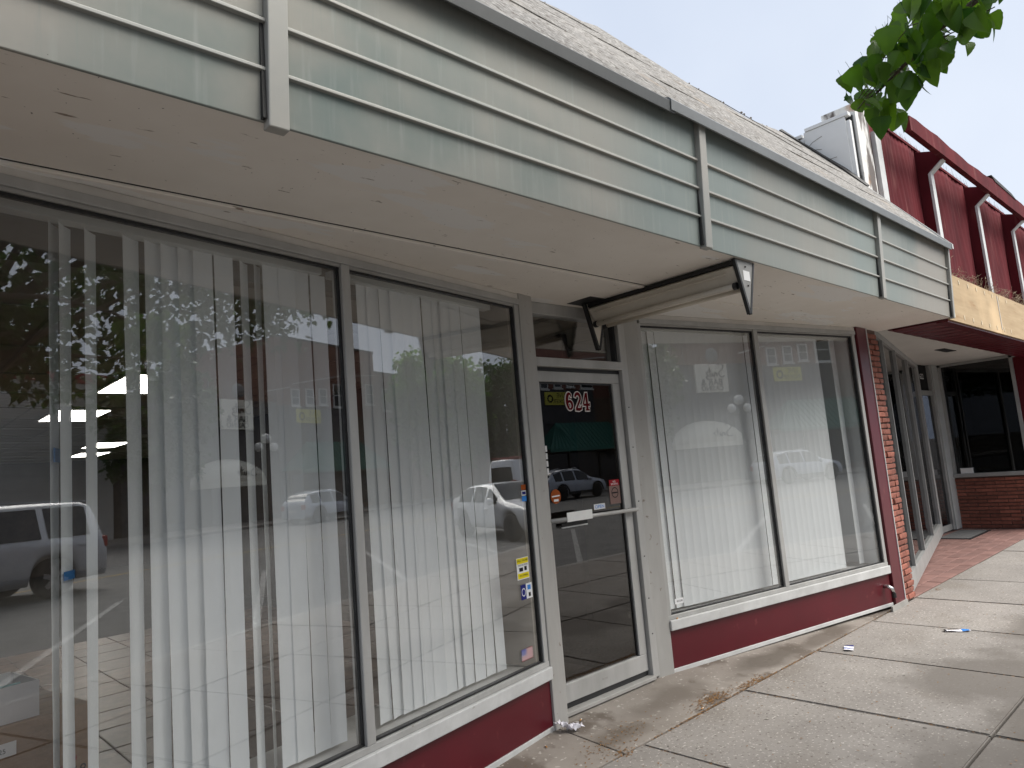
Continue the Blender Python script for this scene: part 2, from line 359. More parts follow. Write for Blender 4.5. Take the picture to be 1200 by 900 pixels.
# seams of the roofing strips, rolled flashing along the rake, ridge lumps
SEAM = mat('roof_seam', (0.20, 0.17, 0.145), 0.95, var=0.3, vscale=20)
for f in (0.27, 0.52, 0.77):
    p0 = [(-4 + (XE + 4) * k / 40, 1.90 + 1.5 * f, 3.458 + 1.8 * f + 0.035 * math.sin(f * math.pi) + 0.006 * math.sin(k)) for k in range(41)]
    MB().tube(p0, 0.004, 5).build('strip_seam', ROOF, roof_o)
FLASH = mat('white_metal_flashing', (0.62, 0.62, 0.60), 0.45, 0.1, var=0.1, vscale=5, dirt=[((0.3, 0.2, 0.12), 8, 0.66, 0.75)])
TAR = mat('black_tar_edge', (0.03, 0.028, 0.026), 0.7, var=0.3, vscale=12)
rk = MB(); rk.prism([(XE - .02, 1.88, 3.42), (XE - .02, 2.58, 4.27), (XE - .02, 2.58, 4.33), (XE - .02, 1.88, 3.47)], (0.035, 0, 0)); rk.build('rake_flashing', FLASH, roof_o)
rk = MB(); pr = [(2.58, 4.30), (2.80, 4.58), (3.05, 4.87), (3.30, 5.16), (3.44, 5.31)]
rk.grid([[(XE - .03 + 0.015 * math.sin(k * 2), y, z + .012), (XE + .05, y, z + 0.035 + 0.012 * math.sin(k * 1.7))] for k, (y, z) in enumerate(pr)])
o = rk.build('torn_edge', TAR, roof_o); mm = o.modifiers.new('t', 'SOLIDIFY'); mm.thickness = 0.02
lump = MB()
for k in range(16):
    x = random.uniform(0, 7.7); y, z = (3.42, 5.25)
    r0 = random.uniform(.006, .018)
    lump.lathe([(0.001, -r0), (r0, -.3 * r0), (r0 * .8, .5 * r0), (0.001, r0)], (x, y, z + (.02 if y > 3 else .0)), seg=6)
tag(lump.build('moss_lumps', SEAM, roof_o), kind='stuff')

# --- fascia
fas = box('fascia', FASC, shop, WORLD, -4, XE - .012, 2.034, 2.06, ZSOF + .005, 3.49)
dvs = [-4.05, -1.60, 0.915, 3.40, 6.03, XE - 0.06]
Y0B, Y0T = 1.985, 1.945           # fascia leans out at the top
def fy(z): return Y0B + (Y0T - Y0B) * (z - ZSOF) / 0.65
zb = [ZSOF - 0.006, ZSOF + 0.165, ZSOF + 0.325, ZSOF + 0.485, 3.50]
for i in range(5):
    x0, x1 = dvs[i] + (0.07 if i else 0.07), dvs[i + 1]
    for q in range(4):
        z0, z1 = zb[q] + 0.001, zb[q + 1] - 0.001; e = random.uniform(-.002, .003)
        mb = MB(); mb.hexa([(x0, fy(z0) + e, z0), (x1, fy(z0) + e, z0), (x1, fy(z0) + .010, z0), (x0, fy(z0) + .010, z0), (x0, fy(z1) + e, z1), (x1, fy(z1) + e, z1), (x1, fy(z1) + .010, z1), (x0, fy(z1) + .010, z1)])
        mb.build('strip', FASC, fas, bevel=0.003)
        if q < 3:
            zz = zb[q + 1]; mb = MB()
            mb.hexa([(x0, fy(zz) - .014, zz - .009), (x1, fy(zz) - .014, zz - .009), (x1, fy(zz) + .01, zz - .012), (x0, fy(zz) + .01, zz - .012),
                     (x0, fy(zz) - .014, zz + .003), (x1, fy(zz) - .014, zz + .003), (x1, fy(zz) + .01, zz + .010), (x0, fy(zz) + .01, zz + .010)])
            mb.build('batten', FBAT, fas, bevel=0.002)
for i in range(1, 6):
    x = dvs[i]; wdt = 0.068 if i < 5 else 0.045
    mb = MB(); zl = ZSOF - (0.028 if i == 2 else 0.015)
    yb, yt = fy(zl) - .032, fy(3.48) - .032
    mb.hexa([(x, yb, zl), (x + wdt, yb, zl), (x + wdt, yb + .045, zl), (x, yb + .045, zl), (x, yt, 3.48), (x + wdt, yt, 3.48), (x + wdt, yt + .045, 3.48), (x, yt + .045, 3.48)])
    mb.build('divider', FBAT, fas, bevel=0.004)
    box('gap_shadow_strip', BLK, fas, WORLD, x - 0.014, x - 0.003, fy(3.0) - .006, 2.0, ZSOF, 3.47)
# canopy end
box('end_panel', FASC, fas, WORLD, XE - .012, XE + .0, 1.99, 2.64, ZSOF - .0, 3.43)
# drip edge: dark older length, lighter newer one with a lap
mb = MB(); mb.prism([(-4, 1.893, 3.40), (-4, 1.90, 3.398), (-4, 1.93, 3.448), (-4, 2.0, 3.50), (-4, 2.0, 3.52), (-4, 1.90, 3.472), (-4, 1.888, 3.458)], (7.14, 0, 0)); mb.build('drip_edge', DRIP, roof_o)
mb = MB(); mb.prism([(3.10, 1.886, 3.41), (3.10, 1.894, 3.408), (3.10, 1.92, 3.45), (3.10, 2.0, 3.505), (3.10, 2.0, 3.525), (3.10, 1.895, 3.482), (3.10, 1.882, 3.466)], (XE - .035 - 3.10, 0, 0)); mb.build('drip_edge', DRIP2, roof_o)

# --- soffit in plastered sheets, with the cover strip along the building line
sof = MB(); sof.box(WORLD, -4, XE - .013, 1.9955, YP - .0, ZSOF, ZSOF + 0.04); sof = sof.build('soffit', CREAM, shop)
mb = MB(); mb.prism([(-0.2, YP + .001, ZSOF - .006), (7.6, YP + .001, ZSOF - .006), (4.5, 3.46, ZSOF - .006), (3.0, 3.46, ZSOF - .006)], (0, 0, .04)); mb.build('soffit_sheet', CREAM, sof)
box('cover_strip', CREAM, sof, WORLD, -0.3, 3.80, YP - .022, YP + .022, ZSOF - .016, ZSOF + .003, bevel=.004)
box('crack_line', BLK, sof, WORLD, 0.2, 3.80, YP - .027, YP - .022, ZSOF - .003, ZSOF + .003)
# --- window bays
def bay(fr, L, mull, name, end0, end1):
    w_ = thing_part = MB().box(fr, 0.0, L, -0.09, -0.005, ZH + .032, ZSOF - .0).build(name, TRIM, shop)
    box('head_trim', TRIM, w_, fr, -0.0, L, -0.004, 0.012, ZSOF - .05, ZSOF - .007, bevel=.004)
    box('head_frame', ALU, w_, fr, end0, L - end1, -0.06, 0.018, ZH - .002, ZH + .036, bevel=.003)
    box('head_bead', ALUD, w_, fr, end0, L - end1, -0.02, 0.006, ZH - .018, ZH - .003)
    box('gasket', RUB, w_, fr, end0 + .02, L - end1 - .02, -0.03, -0.002, ZH - .030, ZH - .019)
    box('sill', WHITEF, w_, fr, 0.0, L - .01, -0.07, 0.035, ZS - .085, ZS - .012, bevel=.005)
    box('sill_bead', ALU, w_, fr, 0.0, L - .01, -0.03, 0.014, ZS - .011, ZS + .020, bevel=.003)
    box('gasket', RUB, w_, fr, 0.02, L - .03, -0.03, -0.002, ZS + .021, ZS + .030)
    box('base_panel', RED, w_, fr, 0.0, L - .012, -0.05, 0.004, 0.062, ZS - .086)
    box('base_trim', WHITEF, w_, fr, 0.0, L - .012, -0.04, 0.012, 0.03, 0.061, bevel=.003)
    box('ledge', WHITEF, w_, fr, 0.0, L, -0.45, -0.072, ZS - .05, ZS - .004)
    mullw = 0.052
    box('mullion', ALU, w_, fr, mull - mullw / 2, mull + mullw / 2, -0.06, 0.016, ZS + .02, ZH - .003, bevel=.004)
    for sgn in (-1, 1):
        uu = mull + sgn * (mullw / 2 + .006); box('gasket', RUB, w_, fr, uu - .005, uu - .001 if sgn > 0 else uu + .004, -0.03, -0.002, ZS + .031, ZH - .031)
    for u0, u1 in ((end0 + .02, mull - mullw / 2 - .001), (mull + mullw / 2 + .001, L - end1 - .02)):
        MB().box(fr, u0, u1, -0.016, -0.009, ZS + .02, ZH - .005).build('pane', GLASS, w_)
    return w_
bayL = bay(FL, LL, 1.465, 'window_bay', 0.0, 0.0)
bayR = bay(FR_, LR, 1.385, 'window_bay', 0.02, 0.0)
# jamb beads at the bay ends
box('jamb_bead', ALU, bayL, FL, LL - .055, LL - .012, -0.05, 0.012, ZS + .02, ZH - .003, bevel=.003)
box('gasket', RUB, bayL, FL, LL - .068, LL - .056, -0.03, 0.002, ZS + .03, ZH - .031)
box('jamb_bead', ALU, bayR, FR_, 0.0, 0.035, -0.05, 0.01, ZS + .02, ZH - .003, bevel=.003)
box('jamb_bead', ALU, bayR, FR_, LR - .062, LR - .016, -0.05, 0.014, ZS + .02, ZH - .003, bevel=.003)
box('gasket', RUB, bayR, FR_, LR - .076, LR - .063, -0.03, 0.002, ZS + .03, ZH - .031)
# inner returns of the display
box('display_return', INTW, bayL, FL, LL - .10, LL - .07, -0.42, -0.02, ZS, ZH)
box('display_return', BLIND, bayR, FR_, LR - .05, LR - .012, -0.42, -0.06, ZS, ZH)

# --- posts either side of the door
def post(fr, u0, u1, n0, n1, z0, nm): return box(nm, ALUD, shop, fr, u0, u1, n0, n1, z0, ZSOF - .004, bevel=.005)
post(FL, LL - .010, LL + .135, -0.16, 0.020, 0.03, 'door_post')
post(FR_, -0.165, -0.002, -0.12, 0.020, 0.03, 'door_post')
DF = Frame((3.5, 3.295), (1, -0.016))     # door plane; u measured from X=3.5
door = box('door', ALU, shop, DF, -0.22, 0.715, -0.045, 0.0, 2.185, 2.258, bevel=.004)
box('bottom_rail', ALU, door, DF, -0.22, 0.715, -0.045, 0.0, 0.105, 0.222, bevel=.004)
box('hinge_stile', ALU, door, DF, 0.632, 0.715, -0.045, 0.001, 0.223, 2.184, bevel=.004)
box('lock_stile', ALU, door, DF, -0.22, -0.13, -0.045, 0.001, 0.223, 2.184, bevel=.004)
box('door_pane', DGLASS, door, DF, -0.13, 0.632, -0.026, -0.020, 0.222, 2.186)
box('gasket', RUB, door, DF, 0.620, 0.6315, -0.019, -0.012, 0.223, 2.184)
box('gasket', RUB, door, DF, -0.13, 0.62, -0.019, -0.012, 2.172, 2.184)
box('sweep', RUB, door, DF, -0.215, 0.710, -0.05, -0.006, 0.072, 0.104)
box('kick_mark', ALUD, door, DF, 0.22, 0.27, 0.0005, 0.002, 0.16, 0.175)
# push bar and its white plate
mb = MB(); mb.tube([DF.p(-0.19, 0.045, 1.258), DF.p(0.725, 0.045, 1.247)], 0.0135, 10); mb.build('push_bar', ALU, door, smooth=True)
box('bar_bracket', ALU, door, DF, 0.665, 0.69, 0.0015, 0.045, 1.235, 1.262, bevel=.003)
PLATE = mat('white_plate', (0.72, 0.72, 0.70), 0.4, var=0.04, vscale=10)
box('push_plate', PLATE, door, DF, -0.045, 0.205, 0.059, 0.064, 1.236, 1.298, bevel=.003)
box('plate_slot', BLK, door, DF, -0.045, 0.205, 0.0, 0.01, 1.206, 1.226); box('plate_slot', PLATE, door, DF, -0.045, 0.205, 0.0, 0.012, 1.196, 1.203)
# frame, header, transom
frm = box('door_frame', ALU, shop, DF, 0.725, 0.80, -0.10, 0.03, 0.05, ZSOF - .006, bevel=.004)
box('jamb', ALU, frm, DF, -0.31, -0.23, -0.10, 0.03, 0.05, ZSOF - .006, bevel=.004)
box('reveal', ALUD, frm, DF, 0.802, 0.93, -0.10, 0.012, 0.05, ZSOF - .007, bevel=.003)
box('reveal_groove', BLK, frm, DF, 0.796, 0.806, -0.02, 0.022, 0.06, ZSOF - .02)
box('header', ALU, frm, DF, -0.229, 0.724, -0.10, 0.04, 2.285, 2.345, bevel=.004)
box('header_shadow_gap', RUB, frm, DF, -0.229, 0.724, -0.04, -0.002, 2.259, 2.284)
box('transom_bar', ALU, frm, DF, -0.229, 0.724, -0.09, 0.0, ZH - .01, ZSOF - .008, bevel=.003)
box('transom_pane', GLASS, frm, DF, -0.229, 0.724, -0.05, -0.043, 2.345, ZH - .01)
box('transom_stop', RUB, frm, DF, 0.700, 0.722, -0.042, 0.0, 2.346, ZH - .011)
box('threshold', ALUD, frm, DF, -0.25, 0.735, -0.06, 0.05, 0.045, 0.07, bevel=.003)
for z in (0.35, 0.6, 0.9, 1.3, 1.7, 2.0):
    mb = MB(); mb.lathe([(0.004, 0), (0.007, 0.004), (0.003, 0.007)], DF.p(0.762, 0.030, z), seg=8); mb.build('screw', BLK, frm)
# --- red pillar with white edges, then the roman brick pier; mirrored on the far left
def redpier(x0, x1, sgn):
    p_ = box('red_pillar', RED, shop, WORLD, x0, x1, YP - .028, YP + .25, 0.03, ZSOF - .002, bevel=.003)
    xe = x1 if sgn > 0 else x0
    box('pillar_edge', WHITEF, p_, WORLD, xe + (.0005 if sgn > 0 else -.0155), xe + (.0155 if sgn > 0 else -.0005), YP - .034, YP + .2, 0.03, ZSOF - .003)
    return p_
rp = redpier(7.297, 7.535, 1); redpier(0.02, 0.28, -1)
box('pillar_foot', KERB, rp, WORLD, 7.15, 7.56, YP - .045, YP - .0285, -0.01, 0.045)
MORT = mat('brick_mortar', (0.13, 0.085, 0.07), 0.95, var=0.2, vscale=30)
BRK = mat('roman_brick', (0.30, 0.105, 0.07), 0.85, col2=(0.20, 0.065, 0.045), vscale=14, bump=0.012, bscale=80, rand=0.28,
          dirt=[((0.40, 0.25, 0.2), 30, 0.68, 0.78)])
def brick_mesh(l, h, d):
    mb = MB(); mb.box(WORLD, 0, l, 0, d, 0, h); me = mb.mesh('brick', BRK); bm = bmesh.new(); bm.from_mesh(me)
    bmesh.ops.bevel(bm, geom=list(bm.edges), offset=0.005, segments=1, affect='EDGES')
    for v in bm.verts: v.co += Vector((random.uniform(-.004, .004), random.uniform(-.003, .003), random.uniform(-.0035, .0035)))
    bm.to_mesh(me); bm.free(); return me
pier = box('brick_pier', MORT, shop, WORLD, 7.556, 7.845, YP - .005, 3.10, 0.0, ZSOF - .002)
BM_ = [brick_mesh(0.193, 0.046, 0.06) for _ in range(4)]; BH = [brick_mesh(0.09, 0.046, 0.06) for _ in range(3)]
zc = 0.02; k = 0
while zc < ZSOF - .055:
    offp = YP - .022 + random.uniform(-.007, .007)
    a_, b_ = (BM_, BH) if k % 2 else (BH, BM_)
    inst('brick', random.choice(a_), pier, (7.556, offp, zc)); inst('brick', random.choice(b_), pier, (7.556 + (0.195 if k % 2 else 0.096), YP - .022 + random.uniform(-.007, .007), zc))
    zc += 0.0585; k += 1
# hose tap through the red panel
CHR = mat('chrome', (0.6, 0.6, 0.6), 0.2, 1.0)
mb = MB(); q = lambda u, n, z: FR_.p(LR - 0.115 + u, n, z)
mb.tube([q(0, 0.0, .225), q(0.01, .045, .225), q(.02, .07, .21), q(.03, .075, .165)], [.017, .017, .017, .015], 10); mb.build('hose_bib', CHR, bayR, smooth=True)
mb = MB(); mb.tube([q(.03, .075, .165), q(.03, .075, .125)], .02, 10); mb.build('hose_cap', BLK, bayR)
# left and back walls of the building
BRW = mat('rear_wall', (0.3, 0.26, 0.22), 0.9, var=0.1)
box('wall', BRW, shop, WORLD, -4.0, -0.05, YP - .02, YP + .3, 0.0, ZSOF - .002)
box('parapet', BRW, shop, WORLD, -4.0, XE - .06, 3.66, 3.85, 2.9, 5.18)
intr = box('interior_floor', GROUT, shop, WORLD, -3.9, 7.9, 3.05, 21, -0.02, 0.012)
me = brick_mesh(0.49, 0.02, 0.49); me.materials.clear(); me.materials.append(TILEF)
for ix in range(0, 10):
    for iy in range(0, 13): inst('tile', me, intr, (-0.7 + ix * .5, 3.45 + iy * .5, 0.0))
ceil = box('interior_ceiling', INTC, shop, WORLD, -3.9, 7.9, 3.50, 21, 2.80, 2.86)
GRID = mat('ceiling_grid', (0.40, 0.385, 0.35), 0.6)
for k in range(0, 14): box('grid_bar', GRID, ceil, WORLD, -3.9, 7.9, 3.6 + 1.22 * k - .012, 3.6 + 1.22 * k + .012, 2.788, 2.7995)
for k in range(-5, 13): box('grid_bar', GRID, ceil, WORLD, 0.61 * k + .28 - .012, .61 * k + .28 + .012, 3.52, 20.9, 2.785, 2.7875)
box('bulkhead', INTW, ceil, WORLD, -3.9, 7.9, 3.40, 3.50, 2.66, 2.86)
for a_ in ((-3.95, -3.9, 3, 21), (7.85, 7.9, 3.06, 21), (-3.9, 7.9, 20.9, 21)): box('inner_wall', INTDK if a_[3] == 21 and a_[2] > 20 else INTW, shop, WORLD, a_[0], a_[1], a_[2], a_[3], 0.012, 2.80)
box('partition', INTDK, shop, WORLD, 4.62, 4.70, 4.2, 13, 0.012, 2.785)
box('column', mat('display_back_panel', (.55, .55, .53), .8, var=.05), shop, FR_, 2.2, 3.2, -.75, -.62, 0.012, 2.785)
LITE = emit_mat('fluorescent_diffuser', (1.0, 0.97, 0.88), 7.0)
WARM = emit_mat('warm_diffuser', (1.0, 0.62, 0.22), 3.0)
for i, (x, y) in enumerate(((1.82, 7.0), (1.75, 9.75), (3.3, 14.9), (4.9, 9.8), (3.6, 17.6), (6.1, 17.0), (-0.9, 9.7), (-.9, 14.6))):
    t = thing('ceiling_light', ['lit fluorescent ceiling panel nearest to the left window', 'lit fluorescent ceiling panel second behind the left window', 'lit ceiling panel deep in the shop, seen between the blind slats',
        'lit ceiling panel beside the dark partition, deep in the shop', 'lit ceiling panel near the back wall of the shop', 'lit ceiling panel near the back right corner of the shop', 'lit ceiling panel at the left side of the shop', 'lit ceiling panel in the back left of the shop'][i], 'ceiling light', (x + .3, y + .6, 2.784), group='fluorescent panels in the shop ceiling')
    box('frame', WHITEF, t, WORLD, x, x + .61, y, y + 1.22, 2.770, 2.7845); box('diffuser', LITE, t, WORLD, x + .025, x + .585, y + .025, y + 1.195, 2.764, 2.7695)

# ------------------------------------------------------------------ stickers and lettering on the glass
def rgbm(name, c, r=0.8): return mat(name, c, r, spec=0.15)
SY = rgbm('sticker_yellow', (0.75, 0.62, 0.02)); SW_ = rgbm('sticker_white', (0.75, 0.75, 0.75)); SN = rgbm('sticker_navy', (0.02, 0.025, 0.16)); SB = rgbm('sticker_blue', (0.05, 0.22, 0.60))
SR = rgbm('sticker_red', (0.27, 0.015, 0.022)); SO = rgbm('sticker_orange', (0.30, 0.07, 0.015)); SK = rgbm('sticker_black', (0.015, 0.015, 0.015)); NUM = rgbm('number_red', (0.11, 0.004, 0.007)); NUMW = rgbm('number_white', (0.78, 0.72, 0.68))
UP = (0, 0, 1)
def stick(parent, fr, u0, u1, z0, z1, m, nm, n=0.0, t=.0008, lean=0.0):
    mb = MB(); mb.hexa([fr.p(u0, n, z0), fr.p(u1, n, z0 + lean), fr.p(u1, n + t, z0 + lean), fr.p(u0, n + t, z0), fr.p(u0, n, z1), fr.p(u1, n, z1 + lean), fr.p(u1, n + t, z1 + lean), fr.p(u0, n + t, z1)])
    return mb.build(nm, m, parent)
GN = -0.0085                       # just outside the pane
s = stick(bayL, FL, 2.667, 2.787, .953, 1.080, SW_, 'security_sticker', GN)
stick(bayL, FL, 2.670, 2.784, 1.045, 1.077, SY, 'sticker_band', GN + .001); stick(bayL, FL, 2.673, 2.784, .958, .990, SY, 'sticker_band', GN + .001)
text_mesh('sticker_print', 'SMILE, YOU ARE', .018, FL.p(2.727, GN + .0025, 1.062), FL.d, UP, SK, bayL, sx=.85)
text_mesh('sticker_print', 'VIDEO RECORDED', .014, FL.p(2.727, GN + .0025, 1.036), FL.d, UP, SK, bayL, sx=.85)
stick(bayL, FL, 2.690, 2.728, 1.000, 1.022, SK, 'camera_picture', GN + .001); stick(bayL, FL, 2.742, 2.766, 1.002, 1.026, SK, 'camera_picture', GN + .001)
text_mesh('sticker_print', 'ON CAMERA', .016, FL.p(2.728, GN + .0025, .975), FL.d, UP, SK, bayL, sx=.9)
stick(bayL, FL, 2.690, 2.742, .834, .921, SN, 'card_sticker', GN); stick(bayL, FL, 2.743, 2.804, .834, .923, SW_, 'card_sticker', GN)
stick(bayL, FL, 2.757, 2.79, .885, .912, SB, 'card_mark', GN + .001); stick(bayL, FL, 2.765, 2.785, .845, .868, SK, 'card_mark', GN + .001)
mb = MB(); c = FL.p(2.716, GN + .0015, .877)
ring = [[c + FL.d * math.cos(a) * rr + Vector((0, 0, math.sin(a) * rr * 1.2)) for rr in (.016, .020)] for a in [k * math.pi / 10 for k in range(21)]]
mb.grid(ring); mb.build('card_ring', SW_, bayL)
# flag decal
fl = stick(bayL, FL, 2.645, 2.757, .494, .557, SW_, 'flag_decal', GN)
hh = .063 / 13
for k in range(0, 13, 2): stick(bayL, FL, 2.645 if k < 6 else 2.645, 2.757, .494 + k * hh, .494 + (k + 1) * hh, SR, 'flag_stripe', GN + .001)
stick(bayL, FL, 2.645, 2.692, .494 + 6 * hh, .557, rgbm('flag_blue', (.06, .08, .30)), 'flag_canton', GN + .002)
for ix in range(4):
    for iz in range(3): stick(bayL, FL, 2.650 + ix * .011, 2.654 + ix * .011, .494 + 6.8 * hh + iz * .009, .494 + 6.8 * hh + iz * .009 + .004, SW_, 'flag_star', GN + .003)
for z0, z1, m in ((1.480, 1.512, SO), (1.446, 1.476, SW_), (1.410, 1.442, SB)): stick(bayL, FL, 2.778, 2.826, z0, z1, m, 'window_decal', GN)
stick(bayL, FL, 2.784, 2.82, 1.452, 1.470, SN, 'decal_mark', GN + .001)
stick(bayR, FR_, .10, .19, .505, .545, SW_, 'lock_sticker', GN); text_mesh('sticker_print', 'SECURE', .018, FR_.p(.15, GN + .0025, .525), FR_.d, UP, SK, bayR)
GD = -0.0185
stick(door, DF, 0.505, 0.622, 1.435, 1.478, SR, 'notice_header', GD); stick(door, DF, 0.500, 0.618, 1.305, 1.434, rgbm('notice_pink', (.20, .13, .115)), 'notice', GD)
text_mesh('notice_print', 'NO', .02, DF.p(.56, GD + .0025, 1.463), DF.d, UP, SW_, door); text_mesh('notice_print', 'SMOKING', .018, DF.p(.562, GD + .0025, 1.446), DF.d, UP, SW_, door)
mb = MB()
c = DF.p(.558, GD + .002, 1.385); mb.grid([[c + DF.d * math.cos(a) * rr + Vector((0, 0, math.sin(a) * rr)) for rr in (.032, .038)] for a in [k * math.pi / 12 for k in range(25)]]); mb.build('notice_ring', SK, door)
stick(door, DF, .528, .588, 1.379, 1.389, SK, 'notice_mark', GD + .001)
mb = MB(); c = DF.p(-.052, GD, 1.408); mb.prism([c + DF.d * math.cos(a) * .048 + Vector((0, 0, math.sin(a) * .048)) for a in [k * math.pi / 12 for k in range(24)]], DF.nv * .001); mb.build('round_sticker', SO, door)
stick(door, DF, -.09, -.015, 1.405, 1.413, SW_, 'sticker_band', GD + .0015, lean=.003); stick(door, DF, -.075, -.03, 1.375, 1.39, SW_, 'sticker_band', GD + .0015)
stick(door, DF, .317, .437, 1.283, 1.320, SW_, 'open_sticker', GD); text_mesh('sticker_print', 'OPEN', .034, DF.p(.377, GD + .0025, 1.301), DF.d, UP, SB, door, sx=1.15)
stick(door, DF, .22, .295, 1.262, 1.290, ALUD, 'door_tag', GD)
for dz in range(4): stick(door, DF, -.112, -.095, 1.56 + dz * .05, 1.60 + dz * .05, SW_, 'hours_sticker', GD)
# street number: red numerals with a white outline, western lettering drawn as strokes
def stroke_num(parent, origin, right, h, strokes, wd, m, nm, n):
    r = Vector(right); nv = Vector((r.y, -r.x, 0))
    for si, st in enumerate(strokes):
        pts = [(Vector(p[:2]), p[2]) for p in st]; left = []; righ = []
        for k, (p, w_) in enumerate(pts):
            d = (pts[min(k + 1, len(pts) - 1)][0] - pts[max(k - 1, 0)][0]).normalized(); nn = Vector((-d.y, d.x)); e = d * (wd if k == len(pts) - 1 else -wd if k == 0 else 0)
            left.append(p + e + nn * (w_ + wd)); righ.append(p + e - nn * (w_ + wd))
        mb = MB(); f3 = lambda p: origin + r * p.x * h + Vector((0, 0, p.y * h)) + nv * (n + .0002 * si)
        mb.grid([[f3(a), f3(b)] for a, b in zip(left, righ)]); mb.build(nm, m, parent)
def arc(cx, cy, rx, ry, a0, a1, n, w0, w1=None):
    w1 = w0 if w1 is None else w1
    return [(cx + rx * math.cos(R(a0 + (a1 - a0) * k / n)), cy + ry * math.sin(R(a0 + (a1 - a0) * k / n)), w0 + (w1 - w0) * math.sin(math.pi * k / n)) for k in range(n + 1)]
SIX = [arc(.30, .50, .20, .42, 50, 270, 14, .045, .10), arc(.30, .30, .18, .21, -90, 150, 12, .05, .085), [(.40, .80, .07), (.46, .80, .07)]]
TWO = [arc(.95, .70, .20, .22, 170, -40, 12, .06, .09), [(1.10, .56, .07), (.92, .30, .06), (.78, .10, .06)], [(.74, .08, .07), (1.0, .07, .085), (1.18, .12, .06)], [(1.17, .08, .05), (1.18, .28, .04)]]
FOUR = [[(1.62, .95, .05), (1.45, .55, .05), (1.36, .34, .05)], [(1.36, .32, .06), (1.85, .32, .06)], [(1.66, .98, .07), (1.66, .5, .085), (1.66, .06, .085)], [(1.52, .05, .05), (1.82, .05, .05)], [(1.84, .44, .04), (1.84, .24, .04)]]
o624 = DF.p(0.128, GD, 1.985); 
for nm_, sc in (('number_outline', .055), ('number', 0.0)):
    for g_ in (SIX, TWO, FOUR): stroke_num(door, o624, DF.d, .132, g_, sc, NUMW if sc else NUM, nm_, .001 if sc else .0035)

# ------------------------------------------------------------------ vertical blinds
def slat_mesh(h, tw, bow=0.010, wd=0.089):
    mb = MB(); rows_ = []
    for iz in range(11):
        f = iz / 10; a = tw * math.sin(f * 2.2 + tw * 9); r_ = []
        for q in range(6):
            x = (q / 5 - .5) * wd; y = bow * (1 - (2 * q / 5 - 1) ** 2)
            r_.append((x * math.cos(a) - y * math.sin(a) + .006 * math.sin(f * 3 + tw * 40) * (1 - f), x * math.sin(a) + y * math.cos(a), f * h))
        rows_.append(r_)
    mb.grid(rows_); return mb.mesh('slat', BLIND, smooth=True, fix=False)
SLM = [slat_mesh(2.205, t, .005) for t in (-.10, -.05, 0.0, .06, .11)]; SLF = [slat_mesh(2.205, t, .0035) for t in (-.02, 0.0, .02)]
RAIL = mat('blind_headrail', (0.62, 0.64, 0.62), 0.5)
def blind(fr, label, slats, u0, u1, d=0.15, flat=False):
    t = thing('vertical_blind', label, 'blind', fr.p((u0 + u1) / 2, -d, ZS), group='white vertical blinds in the shop windows')
    box('headrail', RAIL, t, fr, u0, u1, -d - .03, -d + .03, 2.640, 2.675)
    base = math.atan2(fr.d.y, fr.d.x)
    for k, (u, ang) in enumerate(slats):
        a = base + R(ang); c = fr.p(u, -d, 0.435) + Vector((math.cos(a), math.sin(a), 0)) * .0445
        inst('slat', SLF[k % 3] if flat else SLM[(k * 3 + len(slats)) % 5] if abs(ang) > 3 or k % 4 == 0 else SLM[2], t, c, (random.uniform(-.002, .002), random.uniform(-.003, .003), a))
    return t
L1 = [(0.250, 55), (0.279, 43), (0.359, 46), (0.502, 27), (0.578, 21), (0.648, 13), (0.721, 13), (0.789, 2), (0.883, 0), (0.998, 36), (1.073, 45), (1.116, 2), (1.197, 0), (1.285, 2), (1.372, -1)]
L2 = [(1.666, 6), (1.747, 7), (1.824, 2), (1.898, -1), (1.974, -2), (2.053, -4), (2.148, 3), (2.232, 7), (2.305, 4), (2.387, -3), (2.488, 2), (2.576, -4)]
bl = blind(FL, 'white vertical blind with gaps and turned slats behind the left pane', L1, 0.05, 1.43)
blind(FL, 'white vertical blind behind the left bay pane next to the door post', L2, 1.50, 2.76)
blind(FR_, 'closed white vertical blind behind the pane just right of the door', [(.09, 14), (.165, 10), (.245, 8)] + [(.335 + .0805 * k, -6 + 1.2 * math.sin(k * 1.9)) for k in range(13)], .05, 1.36, flat=True)
blind(FR_, 'white vertical blind behind the pane beside the red pillar, ending short', [(1.41 + .0805 * k, -6 + 1.2 * math.sin(k * 2.3 + 1)) for k in range(13)] + [(2.69, 4)], 1.41, 2.84, flat=True)
for uu, ang, zz, hh in ((0.250, 55, 1.765, .05), (0.279, 43, 1.355, .03)):
    a_ = math.atan2(FL.d.y, FL.d.x) + R(ang); dv = Vector((math.cos(a_), math.sin(a_), 0)); nv_ = Vector((dv.y, -dv.x, 0)); c_t = FL.p(uu, -.15, 0) + dv * .0445
    mb = MB(); P4 = [c_t - dv * .036 + nv_ * .004, c_t + dv * .036 + nv_ * .004, c_t + dv * .036 + nv_ * .006, c_t - dv * .036 + nv_ * .006]
    mb.hexa([q_ + Vector((0, 0, zz)) for q_ in P4] + [q_ + Vector((0, 0, zz + hh)) for q_ in P4]); mb.build('blue_tape', mat('blue_masking_tape', (.03, .17, .42), .7) if 'blue_masking_tape' not in MATS else MATS['blue_masking_tape'], bl)

